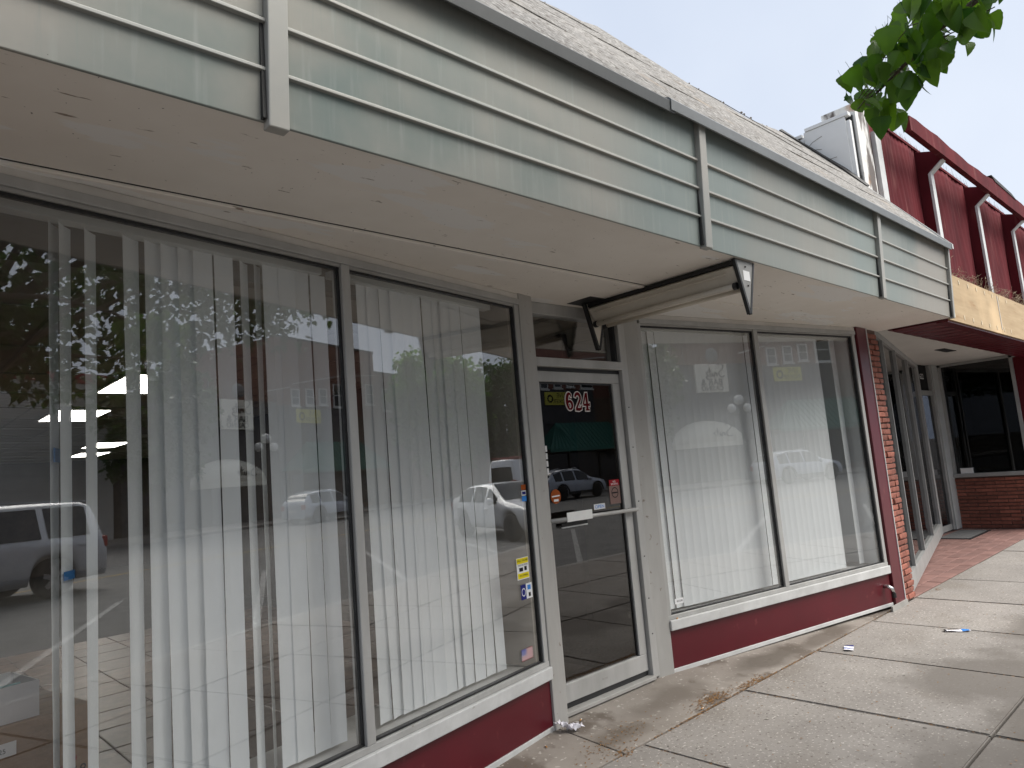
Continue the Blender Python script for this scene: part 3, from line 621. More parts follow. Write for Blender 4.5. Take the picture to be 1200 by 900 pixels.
# ------------------------------------------------------------------ boxes behind the left window
CARD = mat('cardboard', (0.33, 0.20, 0.105), 0.85, col2=(0.26, 0.155, 0.08), vscale=18, stretch=(1, 1, 3))
WBOX = mat('white_carton', (0.62, 0.61, 0.62), 0.7, var=0.04)
t = thing('cardboard_box', 'large brown cardboard box with a white label behind the left window', 'box', FL.p(.18, -.62, 0.012))
box('carton', CARD, t, FL, -.42, .452, -.95, -.35, 0.04, .885, bevel=.006); box('label', SW_, t, FL, .10, .212, -.349, -.3475, .785, .83)
text_mesh('label_print', '14-825', .022, FL.p(.15, -.345, .805), FL.d, UP, SK, t)
text_mesh('carton_print', 'SKU-4468', .05, FL.p(.33, -.348, .66), FL.d, UP, SK, t); box('tape', CARD, t, FL, -.41, .442, -.67, -.60, .8855, .8875)
mb = MB(); mb.hexa([FL.p(.26, -.349, .64), FL.p(.40, -.349, .70), FL.p(.40, -.348, .715), FL.p(.26, -.348, .655), FL.p(.26, -.3475, .64), FL.p(.40, -.3475, .70), FL.p(.40, -.3465, .715), FL.p(.26, -.3465, .655)]); mb.build('red_mark', SR, t)
t = thing('document_box', 'small open white carton of papers standing on the cardboard box', 'box', FL.p(.15, -.48, .8875))
for a_ in ((-.05, .285, -.362, -.358), (-.05, .285, -.60, -.596), (-.05, -.046, -.596, -.362), (.281, .285, -.596, -.362)): box('side', WBOX, t, FL, a_[0], a_[1], a_[2], a_[3], .889, 1.010)
box('bottom', WBOX, t, FL, -.045, .28, -.595, -.363, .888, .893)
for k in range(5): box('paper', SW_ if k % 2 else rgbm('paper_teal%d' % k, (.25, .5, .5)), t, FL, -.04, .24 - .02 * k, -.40 - .03 * k, -.397 - .03 * k, .894, 1.01 + .012 * ((k * 7) % 4))

# ------------------------------------------------------------------ light fitting of an old blade sign under the canopy
LCR = mat('cream_lamp_housing', (0.60, 0.55, 0.47), 0.5, var=0.07, vscale=4, dirt=[((0.2, 0.15, 0.1), 20, 0.70, 0.76)])
t = thing('sign_light', 'cream V shaped tube light fitting with black brackets under the canopy above the door', 'sign light', (3.9, 2.6, 2.42))
XL = 3.90; zt_ = ZSOF - .006; v0, v1, v2 = (3.785, zt_ - .012), (4.015, zt_ - .012), (3.90, 2.50)
y0, y1 = 2.03, 3.17
mb = MB(); mb.prism([(3.80, y0, zt_ - .045), (3.83, y0, zt_ - .028), (3.97, y0, zt_ - .028), (4.0, y0, zt_ - .045), (3.935, y0, 2.60), (3.90, y0, 2.585), (3.865, y0, 2.60)], (0, y1 - y0, 0)); mb.build('housing', LCR, t, bevel=.006)
box('mounting_rail', BLK, t, WORLD, 3.815, 3.985, y0, 3.20, zt_ - .027, zt_ - .001)
for xx in (3.845, 3.955):
    mb = MB(); mb.tube([(xx, y0 + .03, 2.585), (xx, y1 - .04, 2.585)], .019, 12); mb.build('tube', LCR, t, smooth=True)
    for yy in (y0 + .01, y1 - .035): mb = MB(); mb.tube([(xx, yy, 2.585), (xx, yy + .022, 2.585)], .023, 10); mb.build('tube_socket', BLK, t)
mb = MB(); mb.tube([(3.802, y0 + .05, 2.66), (3.802, y1 - .05, 2.66)], .006, 6); mb.build('housing_seam', LCR, t)
for yy, m in ((y0 - .025, mat('brushed_end_plate', (.27, .265, .25), .5, .3, var=.08)), (y1 + .012, LCR)):
    mb = MB(); mb.prism([(3.79, yy, zt_ - .002), (4.012, yy, zt_ - .002), (3.905, yy, 2.425), (3.895, yy, 2.425)], (0, .004, 0)); mb.build('end_plate', m, t)
    for s_ in (-1, 1):
        mb = MB(); d = .03
        mb.prism([(3.90 + s_ * .118, yy - .003, zt_ - .001), (3.90 + s_ * .100, yy - .003, zt_ - .001), (3.90 - s_ * .004, yy - .003, 2.42), (3.90 + s_ * .012, yy - .003, 2.408)], (0, d if yy > 3 else .022, 0)); mb.build('bracket_arm', BLK, t)
stk = MB(); stk.box(WORLD, 3.87, 3.945, y0 - .0265, y0 - .0255, 2.615, 2.675); stk.build('rating_sticker', SW_, t)
for x, z in ((3.90, 2.70), (3.91, 2.585)): MB().lathe([(.006, 0), (.006, -.004), (.002, -.006)], (x, y0 - .026, z), axis='y', seg=8).build('screw', BLK, t)
box('cut_opening', BLK, sof, WORLD, 3.66, 3.86, 3.02, 3.24, ZSOF - .0085, ZSOF - .0065)

# ------------------------------------------------------------------ THE NEIGHBOUR
nb = thing('neighbour_building', 'neighbouring shop with dark red upper facade, plywood canopy front and recessed entrance', 'building', (11, 2.7, 0))
PLY = mat('plywood', (0.46, 0.34, 0.20), 0.8, col2=(0.37, 0.26, 0.145), vscale=2.2, stretch=(0.6, 1, 7), detail=8, bump=0.003, bscale=20,
          dirt=[((0.30, 0.17, 0.07), 3.5, 0.62, 0.75, (0.5, 1, 3)), ((0.62, 0.45, 0.26), 1.2, 0.5, 0.7), ((0.10, 0.06, 0.03), 30, 0.74, 0.77)])
NCE = mat('white_ceiling', (0.60, 0.585, 0.55), 0.8, var=0.05, vscale=1.5)
WPNT = mat('peeling_white_wall', (0.82, 0.82, 0.81), 0.7, col2=(0.75, 0.75, 0.74), vscale=1.6, dirt=[((0.30, 0.28, 0.26), 3.4, 0.66, 0.72, (1, 1, .6))])
PEEL = mat('peeling_pier_paint', (0.78, 0.77, 0.74), 0.8, col2=(0.68, 0.66, 0.62), vscale=4, dirt=[((0.12, 0.10, 0.09), 5, 0.52, 0.60, (1, 1, .35)), ((0.42, 0.20, 0.06), 2.6, 0.60, 0.72)])
NF = mat('dull_grey_frame', (0.34, 0.34, 0.33), 0.5, 0.2, var=0.1)
# canopy: plywood sheets, red lip, corrugated red underside
cx = [XE + .035, 10.05, 12.49, 14.93, 17.37]
can = box('canopy', REDW, nb, WORLD, XE + .03, 17.3, 2.06, 2.64, 2.83, 3.10)
for x0, x1 in zip(cx, cx[1:]):
    o = box('plywood_sheet', PLY, can, WORLD, x0 + .002, x1 - .003, 2.015 + random.uniform(-.003, .004), 2.032, 2.735, 3.225 + random.uniform(-.01, .01))
mb = MB(); mb.box(WORLD, 10.035, 10.05, 2.008, 2.0145, 2.79, 3.20); mb.build('sheet_gap', FLASH, can)
for x in [8.15 + .33 * k for k in range(8)]:
    for z in (2.80, 3.18): MB().box(WORLD, x, x + .022, 2.0085, 2.0105, z - .025, z + .02).build('filler_patch', mat('filler', (.72, .62, .45), .8) if 'filler' not in MATS else MATS['filler'], can)
box('lip', RED, can, WORLD, XE + .03, 17.3, 2.034, 2.14, 2.715, 2.77)
for k in range(32):
    x = XE + .06 + .29 * k
    mb = MB(); mb.prism([(x, 2.141, 2.735), (x + .06, 2.141, 2.722), (x + .20, 2.141, 2.722), (x + .26, 2.141, 2.735), (x + .288, 2.141, 2.735), (x + .288, 2.141, 2.76), (x, 2.141, 2.76)], (0, .42, 0)); mb.build('corrugated_sheet', RED, can)
box('inner_lip', RED, can, WORLD, XE + .03, 17.3, 2.565, 2.60, 2.74, 2.85)
box('ceiling', NCE, nb, WORLD, XE + .03, 17.3, 2.602, 5.5, 2.805, 2.845)
box('ceiling_vent', BLK, nb, WORLD, 11.2, 11.75, 2.95, 3.08, 2.797, 2.804)
box('canopy_top', TAR, can, WORLD, XE + .03, 17.3, 2.035, 2.64, 3.101, 3.15)
# upper wall, panels, fins, bracket arms and the top beam
YU = 2.65
uw = box('upper_wall', REDW, nb, WORLD, 8.46, 17.3, YU + .02, 2.95, 3.1, 5.30)
for x0, x1 in ((8.74, 10.10), (10.25, 12.25), (12.40, 14.45), (14.6, 17.2)):
    mb = MB(); ph = random.uniform(0, 6)
    mb.grid([[(x0 + (x1 - x0) * i / 40, YU + .004 + .011 * math.sin(((x0 + (x1 - x0) * i / 40) * 7.5 - z * 2.2 + ph)) * min(1, max(0, 1.6 - abs(z - 4.2) * .9)) + .005 * math.sin(i * 1.7 + z * 5), z) for z in [3.15 + 2.17 * k / 24 for k in range(25)]] for i in range(41)])
    o = mb.build('panel', REDW, uw, smooth=True); o.modifiers.new('t', 'SOLIDIFY').thickness = .006
box('cap_rail', REDW, uw, WORLD, 8.74, 17.3, YU - .02, YU + .06, 5.325, 5.36)
for x in (8.66, 10.12, 12.27, 14.47, 16.7):
    first = x < 9
    if not first:
        mb = MB(); mb.prism([(x, YU + .01, 3.15), (x, 2.535, 3.15), (x, 2.535, 4.96), (x, 2.37, 5.105), (x, 2.37, 5.22), (x, YU + .01, 5.31)], (.12, 0, 0)); mb.build('fin', REDW, uw, bevel=.004)
    if first: box('white_trim', FLASH, uw, WORLD, 8.53, 8.70, 2.60, 2.649, 3.12, 5.14)
    else:
        mb = MB(); mb.prism([(x - .004, 2.536, 3.12), (x - .004, 2.505, 3.12), (x - .004, 2.505, 4.972), (x - .004, 2.536, 4.962)], (.128, 0, 0)); mb.build('white_trim', FLASH, uw)
    if not first: mb = MB(); mb.prism([(x - .004, 2.505, 4.974), (x - .004, 2.536, 4.964), (x - .004, 2.37, 5.099), (x - .004, 2.345, 5.099)], (.128, 0, 0)); mb.build('bracket_trim', FLASH, uw)
bmn = MB(); rr_ = []
for k in range(33):
    x = 8.80 + 8.4 * k / 32; sg = .02 * math.sin(k * .5) + .01 * math.sin(k * 1.9) + .004 * k
    rr_.append([(x, 2.30, 5.10), (x, 2.37, 5.10), (x, 2.37, 5.255 + sg), (x, 2.30, 5.275 + sg), (x, 2.30, 5.10)])
bmn.grid(rr_); bmn.f.append([0, 1, 2, 3]); beam = bmn.build('top_beam', REDW, nb)
mb = MB(); mb.prism([(12.4, 2.29, 5.40), (13.6, 2.29, 5.37), (13.9, 2.29, 5.32), (12.6, 2.29, 5.34)], (0, .10, .0)); mb.build('torn_capping', TAR, beam)
WIRE = mat('galvanised_wire', (0.5, 0.5, 0.5), 0.4, 0.8)
wr = MB()
for k in range(150):
    x = 8.8 + 6.5 * k / 150 + random.uniform(-.02, .02); wr.tube([(x, YU + .03, 5.36), (x + random.uniform(-.05, .05), YU + .06 + random.uniform(-.03, .03), 5.50 + random.uniform(-.04, .05))], .0022, 3, cap=False)
tag(wr.build('bird_spikes', WIRE, uw), kind='stuff')
# white end pier and side wall above the lower roof
pr_ = box('end_pier', PEEL, nb, WORLD, 8.085, 8.455, YU - .02, 3.0, 3.1, 5.36, bevel=.006)
box('pier_gap', BLK, pr_, WORLD, 8.06, 8.084, YU + .01, 2.9, 3.1, 5.22)
sdw = box('side_wall', WPNT, nb, WORLD, 8.0, 8.058, YU + .02, 9.0, 2.85, 5.15)
box('side_panel', WPNT, sdw, WORLD, 7.985, 7.9995, YU + .06, 3.18, 3.9, 5.20, bevel=.003)
box('side_panel', WPNT, sdw, WORLD, 7.982, 7.9995, 3.185, 4.6, 3.9, 5.13, bevel=.003)
box('panel_cap', WPNT, sdw, WORLD, 7.975, 8.058, YU + .02, 3.16, 5.203, 5.24); box('panel_cap', WPNT, sdw, WORLD, 7.975, 8.058, 3.2, 9, 5.152, 5.19)
for y0_, z0_, y1_, z1_ in ((3.2, 4.98, 2.98, 5.08), (3.4, 5.02, 3.0, 4.93), (3.1, 4.75, 2.85, 4.78)):
    MB().tube([(7.983, y0_, z0_), (7.983, (y0_ + y1_) / 2, (z0_ + z1_) / 2 + .02), (7.983, y1_, z1_)], .0025, 4).build('crack', SEAM, sdw)
# entrance: slanted glazed side, door, far return window
NA = Vector((7.86, 2.735)); NB_ = Vector((12.75, 3.83)); NFR = Frame(NA, NB_ - NA); LN = (NB_ - NA).length
gw = box('glazed_side', NF, nb, NFR, 0, LN, -.06, .03, 0.03, 0.20)
box('head', NF, gw, NFR, 0, LN, -.06, .02, 2.73, 2.80)
for u in (0.01, .72, 1.95, 3.45, LN - .05): box('mullion', NF, gw, NFR, u, u + .045, -.05, .025, .2005, 2.7295)
for u0, u1 in ((.056, .719), (.766, 1.949), (1.996, 3.449), (3.496, LN - .051)): box('pane', DARKG, gw, NFR, u0, u1, -.016, -.010, .2, 2.73)
SCR = mat('rolling_grille', (0.20, 0.20, 0.20), 0.5, 0.5)
gr = MB()
for k in range(15): gr.box(NFR, .05, LN - .05, -.30, -.292, .35 + .15 * k, .356 + .15 * k)
for k in range(40): gr.box(NFR, .1 + .12 * k, .106 + .12 * k, -.30, -.292, .25, 2.7)
gr.build('grille', SCR, gw)
box('back_cloth', INTDK, nb, NFR, .0, LN, -1.5, -1.45, 0, 2.8)
dn = box('entrance_door', DARKG, nb, WORLD, 12.86, 13.42, 3.86, 3.867, 0.1, 2.28)
for a_ in ((12.80, 12.86), (13.42, 13.50)): box('jamb', NF, dn, WORLD, a_[0], a_[1], 3.82, 3.90, 0.03, 2.80)
box('rail', NF, dn, WORLD, 12.861, 13.419, 3.83, 3.89, 2.28, 2.36); box('rail', NF, dn, WORLD, 12.861, 13.419, 3.84, 3.89, 0.03, 0.12)
box('transom', SK, dn, WORLD, 12.861, 13.419, 3.87, 3.88, 2.361, 2.80)
text_mesh('number', '622', .13, (13.13, 3.865, 2.60), (1, 0, 0), UP, SW_, dn)
box('door_grille', SCR, dn, WORLD, 12.9, 13.1, 3.90, 3.91, .13, 2.25)
box('side_panel', mat('pale_panel', (0.42, 0.43, 0.42), .6, var=.06), nb, WORLD, 13.502, 13.80, 3.80, 3.90, 0.02, 2.805)
RW = Frame((13.80, 3.80), (0, -1)); 
rw = box('return_wall', MORT, nb, RW, 0, 1.45, -.3, -.012, 0, .855)
BW = [brick_mesh(.29, .046, .05) for _ in range(3)]
for k in range(14):
    u = -.29 * (k % 2) * .5
    while u < 1.45:
        u0 = max(0, u); ln = min(u + .28, 1.45) - u0
        if ln > .04: inst('brick', random.choice(BW), rw, (13.793 + random.uniform(-.004, .004), 3.80 - u0, .012 + .0595 * k), (0, 0, -math.pi / 2), (ln / .29, 1, 1))
        u += .29
box('return_sill', NF, rw, RW, -.01, 1.46, -.3, .06, .858, .92, bevel=.004)
box('return_pane', DARKG, rw, RW, .05, 1.05, -.03, -.024, .92, 2.76); box('return_pane', DARKG, rw, RW, 1.10, 1.45, -.03, -.024, .92, 2.76)
for u in (0.0, 1.052): box('return_mullion', NF, rw, RW, u, u + .047, -.05, .02, .92, 2.80)
box('return_head', NF, rw, RW, .0, 1.45, -.05, .02, 2.76, 2.80)
box('window_back', SK, nb, RW, -.4, 1.6, -1.6, -1.55, 0, 2.8)
box('display_floor', INTDK, nb, RW, 0, 1.45, -1.5, -.31, .8, .85)
box('front_wall', REDW, nb, WORLD, 13.82, 17.3, 2.40, 2.7, 0, 2.80)
box('rear_block', BRW, nb, WORLD, 8.06, 17.3, 5.5, 12, 0, 5.0)
t = thing('display_carton', 'small white carton on the far entrance window sill', 'box', (13.74, 3.62, .921)); box('carton', SW_, t, WORLD, 13.76, 13.80, 3.50, 3.68, .922, 1.0); box('lid', SW_, t, WORLD, 13.755, 13.803, 3.495, 3.685, 1.001, 1.012)
t = thing('door_mat', 'dark grey mat in front of the recessed entrance door', 'mat', (13.1, 3.4, 0)); box('mat_pad', mat('rubber_mat', (.10, .10, .10), .9, var=.2, vscale=40), t, WORLD, 12.4, 13.5, 3.35, 3.76, .002, .016); box('mat_edge', RUB, t, WORLD, 12.37, 13.53, 3.32, 3.349, .002, .014)
# red pavers of the entrance
pv = box('entrance_paving', SOIL, None, WORLD, 7.86, 17.0, YP + .005, 4.4, -.03, -.012); tag(pv, 'reddish paver floor of the neighbouring recessed entrance', 'paving', kind='structure')
pm = []
for _ in range(4):
    mb = MB(); mb.box(WORLD, .003, .297, .003, .147, -.02, 0.0); me = mb.mesh('paver', PAV); bm = bmesh.new(); bm.from_mesh(me)
    bmesh.ops.bevel(bm, geom=[e for e in bm.edges if all(v.co.z > -.01 for v in e.verts)], offset=.004, segments=1, affect='EDGES'); bm.to_mesh(me); bm.free(); pm.append(me)
for iy in range(8):
    for ix in range(21):
        inst('paver', random.choice(pm), pv, (7.87 + .3 * ix - (.15 if iy % 2 else 0) + (.15 if iy % 2 and ix == 0 else 0), YP + .01 + .15 * iy, random.uniform(-.002, .002)), (random.uniform(-.002, .002), 0, 0), (0.5 if iy % 2 and ix == 0 else 1, 1, 1))
# dead weeds on the canopy
DRY = mat('dead_weed', (0.36, 0.28, 0.19), 0.9, var=0.2, vscale=30)
for ci, (cx_, wn) in enumerate(((8.35, 55), (9.6, 70), (10.7, 60), (11.6, 70), (12.6, 60))):
    mb = MB()
    for k in range(wn):
        x = cx_ + random.gauss(0, .22); y = random.uniform(2.06, 2.25); h = random.uniform(.06, .26); dx, dy = random.gauss(0, .09), random.gauss(-.03, .05)
        p2 = (x + dx, y + dy, 3.15 + h); mb.tube([(x, y, 3.14), (x + dx * .4, y + dy * .4, 3.15 + h * .6), p2], [.003, .0025, .0015], 3, cap=False)
        for _ in range(3): mb.tube([p2, (p2[0] + random.gauss(0, .04), p2[1] + random.gauss(0, .03), p2[2] + random.uniform(-.03, .05))], .0014, 3, cap=False)
    tag(mb.build('dead_weeds', DRY), ['dry weed tuft beside the metal fascia end', 'dry weed tuft over the first plywood sheet', 'dry weed tuft right of the plywood joint', 'dry weed tuft over the second plywood sheet', 'dry weed tuft furthest along the plywood canopy'][ci], 'weeds', 'dead weeds on the plywood canopy')

# ------------------------------------------------------------------ ACROSS THE STREET (seen mirrored in the glass)
YF = -27.0
OP = Frame((0, YF), (1, 0), flip=True)          # u = X, n towards our side (+Y)
fsw = box('far_pavement', CONC, None, WORLD, -60, 160, YF - 3, -22.5, -0.19, 0.0, bevel=.02); tag(fsw, 'concrete pavement on the far side of the street', 'pavement', kind='structure')
SID = mat('grey_lap_siding', (0.55, 0.53, 0.49), 0.7, var=0.08, vscale=1.2, stretch=(.3, 1, 3))
BRKF = mat('dark_red_brick', (0.20, 0.085, 0.06), 0.9, col2=(0.145, 0.06, 0.045), vscale=1.4, detail=8, dirt=[((0.28, 0.16, 0.12), 9, 0.62, 0.74, (.5, 1, 2))])
CHARC = mat('charcoal_render', (0.055, 0.055, 0.06), 0.8, var=0.12, vscale=1.5)
BEIGE = mat('beige_sign_panel', (0.78, 0.74, 0.62), 0.6, var=0.04)
GREEN = mat('green_awning_metal', (0.035, 0.16, 0.125), 0.45, 0.2, var=0.1, vscale=2)
WINF = mat('white_window_frame', (0.65, 0.64, 0.61), 0.6); WING = mat('dark_window_pane', (0.03, 0.035, 0.04), 0.08); SHOPG = mat('dark_shopfront', (0.012, 0.012, 0.014), 0.15)
BROWN = mat('brown_stucco', (0.13, 0.085, 0.06), 0.85, var=0.15, vscale=1.2)
# 1 siding building
b1 = thing('siding_building', 'grey lap sided building with red top band, mirrored at far left', 'building', (8, YF - 4, 0))
sbw = box('wall', SID, b1, OP, -12, 20.6, -9, -.02, 0, 7.3)
mbs = MB()
for k in range(58): 
    z = .3 + .12 * k; mbs.hexa([OP.p(-12, -.02, z), OP.p(20.6, -.02, z), OP.p(20.6, .022, z), OP.p(-12, .022, z), OP.p(-12, -.02, z + .118), OP.p(20.6, -.02, z + .118), OP.p(20.6, -.016, z + .118), OP.p(-12, -.016, z + .118)])
tag(mbs.build('lap_boards', SID, sbw), kind='stuff')
box('top_band', SR, b1, OP, -12.1, 20.7, -9, .10, 7.301, 7.75)
for x in (3, 7.5, 12): wn = box('window', WINF, b1, OP, x, x + 1.6, .0, .06, 1.1, 2.7); box('pane', WING, wn, OP, x + .08, x + 1.52, .05, .068, 1.18, 2.62)
# 2 bar with beige dome awning, script sign and masts
b2 = thing('bar_building', 'low charcoal bar building with beige dome awning, mirrored in the glass', 'building', (26, YF - 4, 0))
box('wall', CHARC, b2, OP, 21.0, 31.2, -9, 0, 0, 6.9); box('parapet_cap', BLK, b2, OP, 20.95, 31.2, -.3, .08, 6.901, 7.0)
box('shopfront', SHOPG, b2, OP, 22.2, 24.4, .0, .03, .4, 2.3); box('shopfront', SHOPG, b2, OP, 29.0, 30.9, .0, .03, .4, 2.3); dr = box('door', SHOPG, b2, OP, 26.2, 28.2, .0, .03, .05, 2.2); box('door_handle', CHR, dr, OP, 27.1, 27.14, .031, .07, .9, 1.3)
dm = MB(); rws = []
for i in range(13):
    a = math.pi * i / 12; x = 27.15 - 2.35 * math.cos(a); r_ = []
    for k in range(6):
        f = k / 5; r_.append(OP.p(x, .05 + 1.5 * f * math.sin(a) ** .6, 2.28 + (1.33 * math.sin(a)) * (1 - f ** 2) ** .5))
    rws.append(r_)
dm.grid(rws); dmo = dm.build('dome_awning', BEIGE, b2, smooth=True); mmx = dmo.modifiers.new('t', 'SOLIDIFY'); mmx.thickness = .02
val = MB(); val.grid([[OP.p(27.15 - 2.35 * math.cos(math.pi * i / 12), .06 + 1.5 * math.sin(math.pi * i / 12) ** .6, z) for z in (2.02, 2.28)] for i in range(13)]); o = val.build('valance', BEIGE, dmo); o.modifiers.new('t', 'SOLIDIFY').thickness = .01
def snitz(parent, o, h, right, m):
    # flowing script drawn as tubes: S n i t z
    r = Vector(right); L = []
    L.append([(.52, .95), (.35, 1.02), (.12, .95), (.08, .78), (.25, .62), (.42, .48), (.42, .28), (.22, .16), (.02, .24)])
    L.append([(.55, .28), (.62, .46), (.62, .22), (.68, .42), (.78, .46), (.80, .24), (.88, .24), (.96, .46)])
    L.append([(.96, .46), (.97, .24), (1.04, .24)]); L.append([(.985, .60), (.995, .62)])
    L.append([(1.14, .80), (1.12, .26), (1.20, .24)]); L.append([(1.03, .56), (1.26, .58)])
    L.append([(1.24, .46), (1.42, .46), (1.26, .24), (1.44, .22), (1.34, .02), (1.24, .06)])
    for pts in L:
        # smooth
        P_ = [Vector((x, z)) for x, z in pts]; Q = []
        for k in range(len(P_) - 1):
            p0, p1, p2, p3 = P_[max(k - 1, 0)], P_[k], P_[k + 1], P_[min(k + 2, len(P_) - 1)]
            for q in range(4):
                t_ = q / 4; Q.append(.5 * ((2 * p1) + (p2 - p0) * t_ + (2 * p0 - 5 * p1 + 4 * p2 - p3) * t_ ** 2 + (3 * p1 - p0 - 3 * p2 + p3) * t_ ** 3))
        Q.append(P_[-1])
        MB().tube([Vector(o) + r * q.x * h + Vector((0, 0, q.y * h)) for q in Q], .035 * h, 5).build('script_stroke', m, parent)
snitz(dmo, OP.p(28.0, 1.52, 2.42), .85, (-1, -.12, 0), SK)
sg = thing('bar_sign', 'beige bar and casino sign with black script lettering, mirrored in the glass', 'sign', OP.p(28, .1, 5.25))
box('panel', BEIGE, sg, OP, 26.85, 29.15, .06, .22, 5.28, 6.98, bevel=.02)
snitz(sg, OP.p(28.95, .235, 6.02), .95, (-1, 0, 0), SK)
text_mesh('sign_text', 'BAR &', .52, OP.p(27.95, .235, 5.86), (-1, 0, 0), UP, SK, sg, sx=1.1, offset=.01); text_mesh('sign_text', 'CASINO', .40, OP.p(27.95, .235, 5.50), (-1, 0, 0), UP, SK, sg, sx=1.1, offset=.01)
for x in (25.75, 26.6):
    t = thing('roof_mast', 'thin metal mast %s on the bar roof' % ('left of its twin' if x < 26 else 'right of its twin'), 'mast', OP.p(x, -.5, 7.0)); MB().tube([OP.p(x, -.5, 6.95), OP.p(x, -.5, 8.6)], .045, 6).build('pole', BLK, t)
    MB().tube([OP.p(x - .7, -.5, 7.0), OP.p(x, -.5, 7.7)], .03, 5).build('stay', BLK, t); MB().tube([OP.p(x + .6, -.5, 8.3), OP.p(x, -.5, 8.1)], .03, 5).build('arm', BLK, t)
t = thing('satellite_dish', 'grey oval dish above the bar sign', 'dish', OP.p(28.6, -.4, 7.0)); MB().lathe([(.05, .12), (.3, .06), (.45, -.06), (.47, -.06), (.3, .02), (.05, .08)], OP.p(28.6, -.3, 7.6), axis='y', seg=16).build('bowl', DRIP2, t); MB().tube([OP.p(28.6, -.4, 6.98), OP.p(28.6, -.35, 7.6)], .035, 6).build('stand', BLK, t)
# 3 brick block with dark band, green awning and yellow sign
b3 = thing('brick_building', 'tall dark red brick building with small windows and green metal awning, mirrored in the glass', 'building', (36, YF - 4, 0))
box('wall', BRKF, b3, OP, 31.25, 41.05, -10, -.02, 0, 11.15); box('upper_wall', BRKF, b3, OP, 41.07, 62, -10, -.05, 0, 9.7)
box('coping', BLK, b3, OP, 31.2, 41.05, -.4, .05, 11.151, 11.3); box('coping', BLK, b3, OP, 41.07, 62, -.4, .02, 9.701, 9.85)
box('dark_band', CHARC, b3, OP, 31.25, 37.6, -.019, .06, 4.5, 6.85); box('brown_front', BROWN, b3, OP, 37.62, 45, -.019, .04, 0, 6.3)
def far_window(x, z, w_, h_):
    wn = box('window', WINF, b3, OP, x, x + w_, -.019, .05, z, z + h_); box('pane', WING, wn, OP, x + .09, x + w_ - .09, .04, .056, z + .09, z + h_ * .5 - .03); box('pane', WING, wn, OP, x + .09, x + w_ - .09, .04, .056, z + h_ * .5 + .03, z + h_ - .09)
    box('arch_head', BRKF, wn, OP, x - .08, x + w_ + .08, -.019, .09, z + h_, z + h_ + .22); box('sill', WINF, wn, OP, x - .06, x + w_ + .06, -.019, .12, z - .1, z - .001)
for x, z in ((32.45, 6.86), (33.75, 6.95), (35.0, 7.05)): far_window(x, z, .75, 1.1)
far_window(36.4, 6.95, 1.25, 1.6); far_window(39.9, 7.3, .9, 1.5)
for x in (41.9, 44.2, 46.8, 49.5, 52.5, 55.5): far_window(x, 6.9, 1.0, 1.7)
pp = MB(); pp.tube([OP.p(30.3, .05, 7.62), OP.p(32.4, .05, 8.05), OP.p(32.65, .05, 8.28), OP.p(37.0, .05, 9.1), OP.p(41.0, .05, 9.5)], .035, 5); pp.build('conduit', WINF, b3)
def awning(par, x0, x1, zt, zb, dpt, hip):
    aw = MB(); T = [OP.p(x0 + hip, .07, zt), OP.p(x1 - hip * .6, .07, zt)]; Bm = [OP.p(x0, dpt, zb), OP.p(x1, dpt, zb)]; W_ = [OP.p(x0, .07, zb), OP.p(x1, .07, zb)]
    aw.face([T[0], T[1], Bm[1], Bm[0]]); aw.face([T[0], Bm[0], W_[0]]); aw.face([T[1], W_[1], Bm[1]])
    o = aw.build('awning', GREEN, par); o.modifiers.new('t', 'SOLIDIFY').thickness = .03
    n = int((x1 - x0) / .38)
    for k in range(n + 1):
        x = x0 + (x1 - x0) * k / n; xt = min(max(x, x0 + hip), x1 - hip * .6); f = 1.0
        p0 = OP.p(xt, .09, zt + .02) if x0 + hip <= x <= x1 - hip * .6 else (OP.p(x0 + hip, .09, zt + .02) if x < x0 + hip else OP.p(x1 - hip * .6, .09, zt + .02))
        MB().tube([p0, OP.p(x, dpt + .01, zb + .025)], .035, 5).build('rib', GREEN, o)
    MB().box(OP, x0, x1, dpt - .03, dpt + .02, zb - .18, zb - .002).build('skirt', GREEN, o)
awning(b3, 31.3, 40.2, 4.55, 2.75, 1.7, 2.3)
box('shopfront', SHOPG, b3, OP, 32.0, 40.2, .0, .05, .3, 2.5)
for x in (32.0, 34.5, 37.5, 40.1): box('shopfront_post', BLK, b3, OP, x, x + .15, .051, .12, .0, 2.7)
box('lower_wall', CHARC, b3, OP, 31.25, 37.6, -.019, .0, 0, 4.5)
yg = thing('poker_sign', 'yellow live poker sign on the dark band of the brick building, mirrored in the glass', 'sign', OP.p(33.7, .08, 5.8))
YEL = mat('yellow_sign', (0.62, 0.58, 0.08), 0.5)
box('panel', YEL, yg, OP, 32.75, 34.95, .065, .14, 5.78, 6.66, bevel=.01)
text_mesh('sign_text', 'LIVE', .42, OP.p(34.25, .15, 6.42), (-1, 0, 0), UP, SK, yg, sx=1.1); text_mesh('sign_text', 'POKER', .40, OP.p(34.15, .15, 6.02), (-1, 0, 0), UP, SK, yg, sx=1.1)
MB().grid([[OP.p(33.2 + math.cos(a) * r, .15, 6.2 + math.sin(a) * r) for r in (.16, .28)] for a in [k * math.pi / 8 for k in range(17)]]).build('sign_mark', SK, yg)
